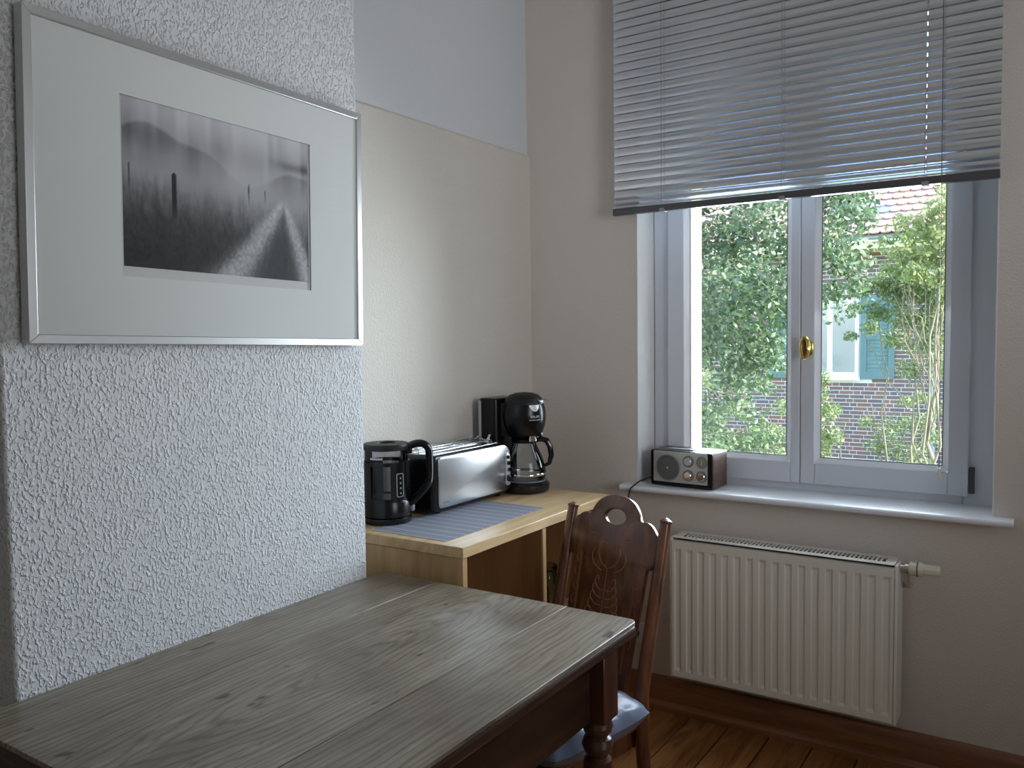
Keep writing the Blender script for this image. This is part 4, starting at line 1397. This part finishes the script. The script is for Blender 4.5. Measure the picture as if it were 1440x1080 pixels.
def cushion_mesh():
    n = 36
    w, d0, d1, h = 0.196, -0.405, -0.024, 0.108
    vs, fs = [], []
    rr = random.Random(5)
    ph = [(rr.uniform(0, 6.28), rr.uniform(8, 22), rr.uniform(0, PI)) for _ in range(7)]
    for side in (1, 0):
        for j in range(n + 1):
            for i in range(n + 1):
                a, b_ = 2 * i / n - 1, 2 * j / n - 1
                sx_ = math.copysign(abs(a) ** 0.85, a)
                sy_ = math.copysign(abs(b_) ** 0.85, b_)
                x = w * sx_ * (1 - 0.06 * (1 - sy_ * sy_) * 0) * (1 - 0.05 * abs(sy_) ** 4)
                y = (d0 + d1) / 2 + (d1 - d0) / 2 * sy_ * (1 - 0.05 * abs(sx_) ** 4)
                e = (1 - abs(sx_) ** 3.5) ** 0.5 * (1 - abs(sy_) ** 3.5) ** 0.5
                wr_ = sum(math.sin(p + f * 10 * (x * math.cos(t) + y * math.sin(t)) * 0.55) for p, f, t in ph) / 7
                edge = max(abs(sx_), abs(sy_))
                if side:
                    z = 0.042 + (h - 0.042) * e + 0.016 * wr_ * e ** 0.5 * (0.3 + edge ** 2)
                    tuft = math.exp(-((x / 0.03) ** 2 + ((y + 0.2145) / 0.03) ** 2))
                    z -= 0.018 * tuft
                else:
                    z = 0.042 - 0.042 * min(1, e * 1.5)
                vs.append((x + 0.034, y, z))
    N = (n + 1) ** 2
    for j in range(n):
        for i in range(n):
            a = j * (n + 1) + i
            fs.append((a, a + 1, a + n + 2, a + n + 1))
            fs.append((N + a, N + a + n + 1, N + a + n + 2, N + a + 1))
    m = MB().add(vs, fs)
    return m


co = cushion_mesh().build('cover', 'cushion', cu_, smooth=80)
MB().lathe([(0.008, 0.0), (0.010, 0.003), (0.004, 0.006)], 14, (0.034, -0.21, 0.087)).build('tuft_button', 'cushion', cu_)
pp = []
for k in range(60):
    a = 2 * PI * k / 60
    sx_ = math.copysign(abs(math.cos(a)) ** 0.35, math.cos(a))
    sy_ = math.copysign(abs(math.sin(a)) ** 0.35, math.sin(a))
    pp.append((0.034 + 0.190 * sx_, -0.2135 + 0.184 * sy_, 0.042))
MB().tube(pp, 0.0035, 6, True).build('piping', 'cushion', cu_)

# ================================================================== OUTSIDE
GZ = -1.25
gd = MB().box(-30, 30, 0.346, 45, GZ - 0.3, GZ).build('garden_ground', 'grass', smooth=0)
tag(gd, 'green lawn of the garden outside the window', 'ground', kind='structure')

HY = 14.6       # face of the brick wall
hs_ = empty('neighbour_house', (0, HY, GZ))
tag(hs_, 'brick neighbour house with tiled roof beyond the garden', 'house')
HX0, HX1 = -9.0, 7.0
WX0, WX1, WZ0, WZ1 = -2.62, -1.535, 0.505, 2.02      # its window
MB().box(HX0, HX1, 0.005, 6.0, 0, 3.02 - GZ).build('mortar_wall', 'mortar', hs_, smooth=0)
# bricks: running bond with headers, 1 course = 77 mm
rnd = random.Random(8)
CH, LB, LH, J, BD = 0.0790, 0.250, 0.120, 0.015, 0.0
cand = []
nc = int((2.98 - GZ) / CH)
for r in range(nc):
    z0 = r * CH + 0.004
    x = HX0 + (0.0 if r % 2 else 0.065)
    k = r
    while x < HX1 - 0.3:
        L = LB if k % 3 else LH
        k += 1
        x1 = x + L
        zc = z0 + GZ
        if not (x1 > WX0 - 0.02 and x < WX1 + 0.02 and zc + 0.065 > WZ0 - 0.06 and zc < WZ1 + 0.02):
            cand.append((x, x1, z0))
        x = x1 + J
# bricks that show best between the shrubs: near the middle of the right-hand pane
def vis(c_):
    xm, zm = (c_[0] + c_[1]) / 2, c_[2] + GZ
    hid = (-1.49 < c_[0] and c_[1] < -0.89 and 0.5 < zm < 2.1)
    return abs(xm + 0.95) * 1.5 + abs(zm - 0.9) * (0.75) + (50 if hid else 0)


cand.sort(key=vis)
bmesh_cache = {}
for (a, c_, z0) in cand[:300]:
    key = round(c_ - a, 3)
    if key not in bmesh_cache:
        o = MB().box(-key / 2, key / 2, -0.003, 0.03, 0, CH - J).build('brick', 'brick', hs_, smooth=0)
        bmesh_cache[key] = o.data
    else:
        o = bpy.data.objects.new('brick', bmesh_cache[key])
        COL.objects.link(o); o.parent = hs_
    o.location = ((a + c_) / 2, rnd.uniform(-0.003, 0.002), z0)
rest = MB()
for (a, c_, z0) in cand[300:]:
    if -6.5 < a < 4.5:
        d = rnd.uniform(-0.003, 0.002)
        rest.box(a, c_, d - 0.003, 0.02, z0, z0 + CH - J)
rest.build('brickwork', 'brick', hs_, smooth=0)['kind'] = 'stuff'
# soffit, gutter, downpipe
MB().box(HX0, HX1, -0.46, 0.05, 2.965 - GZ, 3.01 - GZ).build('soffit', 'soffit', hs_, smooth=0)
MB().box(HX0, HX1, -0.475, -0.455, 2.965 - GZ, 3.10 - GZ).build('fascia', 'soffit', hs_, smooth=0)
gp = [(0.065 * math.cos(a), 0.065 * math.sin(a)) for a in [PI + PI * k / 10 for k in range(11)]] + [(0.058 * math.cos(a), 0.058 * math.sin(a)) for a in [2 * PI - PI * k / 10 for k in range(11)]]
MB().prism(gp, HX0, HX1, Matrix.Translation((0, -0.545, 3.175 - GZ)) @ MXYZ((0, 1, 0), (0, 0, 1), (1, 0, 0))).build('gutter', 'zinc', hs_)
MB().tube([(-0.20, -0.07, 0.0), (-0.20, -0.07, 2.8 - GZ), (-0.20, -0.20, 2.93 - GZ), (-0.20, -0.54, 3.11 - GZ)], 0.045, 12).build('downpipe', 'zinc', hs_)
# roof with beaver-tail tiles
RP = math.radians(45)
rs_ = Vector((0, math.cos(RP), math.sin(RP)))
R0 = Vector((0, -0.58, 3.205 - GZ))
rf_ = MB().prism([(R0.y + 0.02, R0.z - 0.02), (R0.y + 4.2, R0.z + 4.16), (R0.y + 4.2, R0.z + 4.00), (R0.y + 0.12, R0.z - 0.06)][::-1], HX0 - 0.2, HX1 + 0.2, MXYZ((0, 1, 0), (0, 0, 1), (1, 0, 0))).build('roof', 'tile', hs_, smooth=0)
tw_, te = 0.196, 0.200
tl_poly = [(-tw_ / 2 + 0.002, 0.26)] + [(-(tw_ / 2 - 0.002) * math.cos(PI * k / 8), 0.055 - 0.055 * math.sin(PI * k / 8)) for k in range(9)] + [(tw_ / 2 - 0.002, 0.26)]
tmx = Matrix.Rotation(RP - math.radians(7.0), 4, 'X')
cand_t = []
for r in range(18):
    for k in range(-44, 34):
        xx = k * tw_ + (tw_ / 2 if r % 2 else 0)
        cand_t.append((xx, r))
cand_t.sort(key=lambda q: abs(q[0] + 0.9) * 0.9 + q[1] * 0.32)
tmesh = None
resT = MB()
for i, (xx, r) in enumerate(cand_t):
    p = R0 + rs_ * (r * te + 0.0) + Vector((xx, -0.012, 0.012))
    if i < 300:
        if tmesh is None:
            o = MB().prism(tl_poly, 0, 0.026, tmx).build('roof_tile', 'tile', rf_, smooth=0)
            tmesh = o.data
        else:
            o = bpy.data.objects.new('roof_tile', tmesh)
            COL.objects.link(o); o.parent = rf_
        o.location = p
        if r in (3, 4) and -1.75 < xx < -1.05 and (xx < -1.2 or r == 3):
            o.material_slots[0].link = 'OBJECT'
            o.material_slots[0].material = MAT['tile_blue']
    else:
        resT.prism(tl_poly, 0, 0.026, Matrix.Translation(p) @ tmx)
resT.build('roof_tiles', 'tile', rf_, smooth=0)['kind'] = 'stuff'
# house window with net curtain and a pair of shutters
hwn = MB()
for (a, c_, d, e) in ((WX0, WX0 + 0.07, WZ0, WZ1), (WX1 - 0.07, WX1, WZ0, WZ1), (WX0 + 0.07, WX1 - 0.07, WZ0, WZ0 + 0.10), (WX0 + 0.07, WX1 - 0.07, WZ1 - 0.07, WZ1), ((WX0 + WX1) / 2 - 0.05, (WX0 + WX1) / 2 + 0.05, WZ0 + 0.10, WZ1 - 0.07)):
    hwn.box(a, c_, -0.01, 0.05, d - GZ, e - GZ)
hw_o = hwn.build('house_window', 'house_white', hs_, smooth=0)
MB().box(WX0 - 0.04, WX1 + 0.03, -0.10, 0.04, WZ0 - GZ - 0.05, WZ0 - GZ).build('window_ledge', 'house_white', hw_o, smooth=0)
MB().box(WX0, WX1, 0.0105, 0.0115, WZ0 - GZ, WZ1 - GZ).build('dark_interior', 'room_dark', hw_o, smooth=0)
for (a, c_) in ((WX0 + 0.07, (WX0 + WX1) / 2 - 0.05), ((WX0 + WX1) / 2 + 0.05, WX1 - 0.07)):
    MB().box(a, c_, 0.0, 0.003, WZ0 + 0.1 - GZ, WZ1 - 0.07 - GZ).build('pane', 'glass', hw_o, smooth=0)
    # gathered curtain, drawn back at the foot
    vs, fs = [], []
    N1, N2 = 24, 10
    for j in range(N2 + 1):
        t = j / N2
        for i in range(N1 + 1):
            s_ = i / N1
            x = a + (c_ - a) * (0.02 + (0.14 + 0.80 * (1 - 0.32 * (1 - t) ** 2)) * s_ + 0.16 * (1 - t) ** 1.5 * (1 - s_))
            vs.append((min(x, c_ - 0.005), 0.0085 + 0.0015 * math.sin(s_ * 34), WZ0 + 0.1 - GZ + t * (WZ1 - WZ0 - 0.17)))
    for j in range(N2):
        for i in range(N1):
            q = j * (N1 + 1) + i
            fs.append((q, q + 1, q + N1 + 2, q + N1 + 1))
    MB().add(vs, fs).build('net_curtain', 'curtain', hw_o, smooth=60)
for (sx0_, sx1_) in ((-1.50, -0.885), (-3.27, -2.655)):
    z0, z1 = 0.485 - GZ, 2.13 - GZ
    b = MB()
    b.box(sx0_, sx0_ + 0.11, -0.045, -0.006, z0, z1)
    b.box(sx1_ - 0.11, sx1_, -0.045, -0.006, z0, z1)
    for (d, e) in ((z0, z0 + 0.13), (z1 - 0.13, z1), ((z0 + z1) / 2 - 0.06, (z0 + z1) / 2 + 0.06)):
        b.box(sx0_ + 0.11, sx1_ - 0.11, -0.045, -0.006, d, e)
    shu = b.build('shutter', 'shutter', hs_, smooth=0)
    n = 20
    for half_ in ((z0 + 0.13, (z0 + z1) / 2 - 0.06), ((z0 + z1) / 2 + 0.06, z1 - 0.13)):
        hh_ = half_[1] - half_[0]
        nn = int(hh_ / 0.075)
        for k in range(nn):
            zc = half_[0] + (k + 0.5) * hh_ / nn
            MB().box(sx0_ + 0.11, sx1_ - 0.11, -0.026, -0.018, -0.042, 0.042, Matrix.Translation((0, 0, zc)) @ Matrix.Rotation(0.0, 4, 'X')).build('louvre', 'shutter', shu, smooth=0)

# low concrete wall and stones in the garden
gw = MB().box(-2.4, -0.90, 11.0, 11.25, GZ - 0.05, -0.62).build('garden_wall', 'concrete', bevel=0.02)
tag(gw, 'low weathered concrete wall end in the garden', 'garden wall')
rs2 = random.Random(3)
for k, (x, y, r, lb) in enumerate(((-2.35, 8.6, 0.24, 'large grey field stone under the holly tree'), (-1.75, 8.4, 0.17, 'flat grey field stone beside the larger stone'), (-1.45, 8.0, 0.13, 'small pale field stone near the shrub stems'))):
    b = MB().ellipsoid((0, 0, r * 0.5), (r * 1.3, r, r * 0.62), 14, 8)
    b.v = [(p[0] + rs2.uniform(-.1, .1) * r, p[1] + rs2.uniform(-.1, .1) * r, max(-0.02, p[2] + rs2.uniform(-.1, .1) * r)) for p in b.v]
    o = b.build('field_stone', 'stone', smooth=40, loc=(x, y, GZ))
    tag(o, lb, 'stone')


# ------------------------------------------------------------------ trees and shrubs
def foliage(name, clumps, leaf, width, material, parent, seed, droop=0.2):
    """clumps: (centre, radii, count); every leaf is a folded four-point blade"""
    rng = np.random.default_rng(seed)
    P = []
    for c_, r_, n in clumps:
        d = rng.normal(size=(n, 3))
        d /= np.linalg.norm(d, axis=1)[:, None]
        rad = rng.random(n) ** 0.45
        P.append(np.array(c_) + d * rad[:, None] * np.array(r_))
    P = np.concatenate(P)
    N = len(P)
    a = rng.normal(size=(N, 3)); a[:, 2] -= droop
    a /= np.linalg.norm(a, axis=1)[:, None]
    b_ = rng.normal(size=(N, 3))
    b_ -= a * (a * b_).sum(1)[:, None]
    b_ /= np.linalg.norm(b_, axis=1)[:, None]
    nn = np.cross(a, b_)
    s = (leaf * rng.uniform(0.65, 1.25, N))[:, None]
    w = s * width
    V = np.stack([P - a * s * 0.5, P + b_ * w * 0.5 + nn * w * 0.18, P + a * s * 0.5, P - b_ * w * 0.5 + nn * w * 0.18], 1).reshape(-1, 3)
    i0 = np.arange(N) * 4
    T = np.stack([np.stack([i0, i0 + 1, i0 + 2], 1), np.stack([i0, i0 + 2, i0 + 3], 1)], 1).reshape(-1)
    me = bpy.data.meshes.new(name)
    me.vertices.add(len(V))
    me.vertices.foreach_set('co', V.astype(np.float32).reshape(-1))
    me.loops.add(len(T))
    me.loops.foreach_set('vertex_index', T.astype(np.int32))
    me.polygons.add(2 * N)
    me.polygons.foreach_set('loop_start', (np.arange(2 * N) * 3).astype(np.int32))
    me.polygons.foreach_set('loop_total', np.full(2 * N, 3, np.int32))
    me.update(calc_edges=True)
    me.validate()
    o = mesh_obj(name, me, material, parent, smooth=0)
    o['kind'] = 'stuff'
    return o


def branch_path(p0, p1, wob, rng_, n=7):
    p0, p1 = Vector(p0), Vector(p1)
    out = []
    for i in range(n):
        t = i / (n - 1)
        q = p0.lerp(p1, t)
        q += Vector((rng_.uniform(-1, 1), rng_.uniform(-1, 1), rng_.uniform(-1, 1))) * wob * math.sin(PI * t)
        out.append(q)
    return out


def make_tree(name, base, label, cat, trunk, limbs, clumps, leaf, width, lm, bk, seed, group=None, droop=0.2):
    rng_ = random.Random(seed)
    root = empty(name, base)
    tag(root, label, cat, group)
    for k, (p0, p1, r0, r1) in enumerate(trunk):
        pts = branch_path(p0, p1, 0.05 * (Vector(p1) - Vector(p0)).length, rng_)
        MB().tube(pts, [r0 + (r1 - r0) * i / 6 for i in range(7)], 8).build('trunk' if k == 0 else 'stem', bk, root)
    for (p0, p1, r0, r1) in limbs:
        pts = branch_path(p0, p1, 0.06 * (Vector(p1) - Vector(p0)).length, rng_)
        MB().tube(pts, [r0 + (r1 - r0) * i / 6 for i in range(7)], 6).build('branch', bk, root)
    foliage('foliage', clumps, leaf, width, lm, root, seed, droop)
    return root


# holly tree filling the left pane and reaching into the right one (local to its base)
hx, hy = -1.55, 6.2
rr = random.Random(21)
cl = []
for k in range(150):
    x = rr.uniform(-1.3, 1.75)
    z = rr.uniform(2.3, 6.0)
    y = rr.uniform(-0.9, 0.9)
    if x > 0.85 and z < 2.75:
        continue
    if x > 1.3 and (z < 3.15 or z > 4.2):
        continue
    s_ = rr.uniform(0.22, 0.42)
    cl.append(((x, y, z), (s_, s_, s_ * 0.8), 200))
for k in range(52):
    x, z = rr.uniform(-1.3, 0.9), rr.uniform(1.3, 2.5)
    s_ = rr.uniform(0.14, 0.28)
    cl.append(((x, rr.uniform(-0.6, 0.6), z), (s_, s_, s_ * 0.7), 55))
# overhanging sprays seen at the left edge of the right pane
for (x, z, s_, n) in ((1.40, 4.15, 0.22, 160), (1.55, 3.95, 0.16, 90), (1.38, 3.45, 0.24, 170), (1.55, 3.30, 0.20, 130), (1.35, 3.05, 0.18, 100), (1.62, 3.12, 0.13, 60)):
    cl.append(((x, -0.1, z), (s_, 0.25, s_ * 0.75), n))
lim = [((-0.85, 0, 1.2), (-0.2, 0.1, 3.4), 0.07, 0.03), ((-0.8, 0, 1.9), (0.6, 0.2, 3.3), 0.06, 0.02), ((-0.5, 0, 2.6), (1.5, -0.1, 3.6), 0.04, 0.012), ((-0.9, 0, 2.2), (-1.2, -.3, 4.2), 0.05, 0.02), ((-0.8, 0.0, 3.0), (0.7, 0.0, 5.0), 0.05, 0.015)]
for k in range(9):
    z = rr.uniform(1.7, 2.9)
    x = rr.uniform(-0.9, 0.3)
    lim.append(((x, -0.5, z), (x + rr.uniform(0.3, 0.7), -0.55, z + rr.uniform(-0.2, 0.12)), 0.009, 0.004))
make_tree('holly_tree', (hx, hy, GZ), 'tall dense holly tree with glossy leaves in the garden', 'tree', [((-0.95, 0, 0), (-0.80, 0, 4.4), 0.11, 0.04)], lim, cl, 0.075, 0.55, 'holly', 'bark', 21)

# tall shrub with yellow-green top in the right pane
yx, yy = 0.12, 8.6
rr = random.Random(33)
cl = []
for (x, z, s_, n) in ((0.40, 4.15, 0.20, 160), (0.22, 3.95, 0.22, 190), (0.42, 3.85, 0.24, 200), (0.05, 3.80, 0.16, 120), (0.30, 3.62, 0.26, 230), (0.48, 3.55, 0.22, 180), (0.12, 3.55, 0.16, 110), (0.16, 3.38, 0.15, 110), (0.60, 4.25, 0.25, 160), (0.65, 3.7, 0.25, 160), (0.5, 4.45, 0.2, 100), (-0.08, 3.62, 0.18, 130), (-0.22, 3.78, 0.10, 40), (-0.02, 4.0, 0.14, 70), (0.02, 3.40, 0.16, 100), (-0.18, 3.45, 0.12, 60), (0.45, 3.30, 0.22, 140), (0.7, 3.4, 0.25, 150)):
    cl.append(((x, rr.uniform(-0.2, 0.2), z), (s_, s_, s_ * 0.8), n))
stems = [((0.30, 0, 0), (0.40, 0, 3.6), 0.020, 0.008), ((0.32, 0.05, 0), (0.12, 0.1, 3.4), 0.016, 0.006), ((0.36, -0.05, 0), (0.46, 0, 3.8), 0.018, 0.007), ((0.40, 0, 0), (0.55, 0, 4.0), 0.030, 0.012)]
for k in range(7):
    stems.append(((0.30 + 0.02 * k, 0, 1.2 + 0.1 * k), (rr.uniform(-0.15, 0.6), rr.uniform(-.1, .1), 3.2 + rr.uniform(0, .5)), 0.009, 0.004))
ysh = make_tree('tall_shrub', (yx, yy, GZ), 'tall shrub with sunlit yellow green top and thin bare stems', 'shrub', stems, [((0.3, 0, 2.3), (-0.1, 0, 3.1), 0.010, 0.004), ((0.36, 0, 2.2), (0.05, 0, 3.3), 0.012, 0.004), ((0.4, 0, 2.6), (0.6, 0, 3.5), 0.01, 0.004)], cl, 0.085, 0.5, 'yellowleaf', 'twig', 33, droop=0.4)

# feathery green shrub in front of the shutter
cl = []
for (x, z, s_, n) in ((0.10, 3.15, 0.22, 170), (0.38, 3.20, 0.26, 210), (0.60, 3.05, 0.22, 160), (-0.10, 2.92, 0.18, 100), (0.25, 2.85, 0.26, 190), (0.52, 2.72, 0.24, 160), (-0.22, 2.70, 0.14, 60), (0.10, 2.55, 0.20, 90), (0.42, 2.45, 0.22, 100), (0.66, 2.5, 0.2, 100), (-0.35, 2.98, 0.12, 40), (-0.42, 2.60, 0.10, 30), (-0.05, 3.30, 0.2, 150), (0.3, 3.4, 0.25, 190), (0.7, 3.3, 0.25, 180), (0.75, 2.85, 0.25, 160), (-0.3, 3.2, 0.14, 60), (0.7, 2.2, 0.25, 120), (0.3, 2.15, 0.2, 70)):
    cl.append(((x, rr.uniform(-0.15, 0.15), z), (s_, s_ * 0.8, s_ * 0.75), n))
make_tree('leafy_shrub', (-0.20, 9.4, GZ), 'mid green feathery shrub in front of the blue shutter', 'shrub', [((0.3, 0, 0), (0.3, 0, 3.1), 0.02, 0.008), ((0.25, 0, 0), (-0.1, 0, 2.9), 0.016, 0.006)], [((0.28, 0, 1.6), (-0.35, 0, 2.7), 0.012, 0.004), ((0.30, 0, 1.9), (0.6, 0, 2.9), 0.012, 0.004)], [(c_, r_, int(n * 2.6)) for c_, r_, n in cl], 0.075, 0.32, 'shrubleaf', 'twig', 35, droop=0.6)

# low shrubs along the brick wall
low = [
    ('low_shrub', (-1.0, 8.6, GZ), 'bushy low shrub at the corner of the concrete wall', [(0.0, 1.85, 0.22, 190), (0.12, 1.60, 0.24, 190), (-0.05, 1.35, 0.22, 150), (0.22, 1.25, 0.20, 120), (0.05, 1.02, 0.24, 120), (0.15, 2.05, 0.12, 50)]),
    ('low_shrub', (-0.35, 11.4, GZ), 'thin low shrub spreading before the brick wall', [(0.0, 1.15, 0.26, 110), (0.30, 1.25, 0.24, 110), (-0.2, 0.85, 0.26, 110), (0.2, 0.75, 0.3, 130), (0.5, 1.0, 0.22, 90), (0.38, 1.62, 0.16, 60), (0.1, 1.55, 0.12, 36), (-0.45, 1.2, 0.14, 40), (0.65, 1.45, 0.2, 60)]),
    ('low_shrub', (-2.35, 10.2, GZ), 'low shrub with pale twigs below the holly tree', [(0.0, 0.95, 0.28, 170), (0.3, 1.1, 0.28, 170), (-0.35, 0.9, 0.3, 190), (0.5, 0.75, 0.26, 130), (-0.1, 1.45, 0.22, 90), (-0.6, 1.3, 0.3, 160), (-0.65, 1.9, 0.28, 150), (0.55, 1.5, 0.18, 60)]),
]
for i, (nm, bs, lb, cs) in enumerate(low):
    rr = random.Random(50 + i)
    st, lb_ = [], []
    for k in range(6):
        x0_ = rr.uniform(-0.25, 0.25)
        st.append(((x0_, rr.uniform(-.1, .1), 0), (x0_ + rr.uniform(-0.35, 0.35), 0, rr.uniform(0.9, 1.6)), 0.016, 0.006))
        lb_.append(((x0_, 0, 0.6), (x0_ + rr.uniform(-0.6, 0.6), rr.uniform(-.2, .1), rr.uniform(0.7, 1.5)), 0.010, 0.004))
    make_tree(nm, bs, lb, 'shrub', st, lb_, [((x, rr.uniform(-.15, .15), z), (s_ * 1.15, s_, s_ * 0.8), int(n * 2.0)) for x, z, s_, n in cs], 0.07, 0.45, 'shrubleaf', 'twig', 60 + i, group='low shrubs in the garden', droop=0.4)
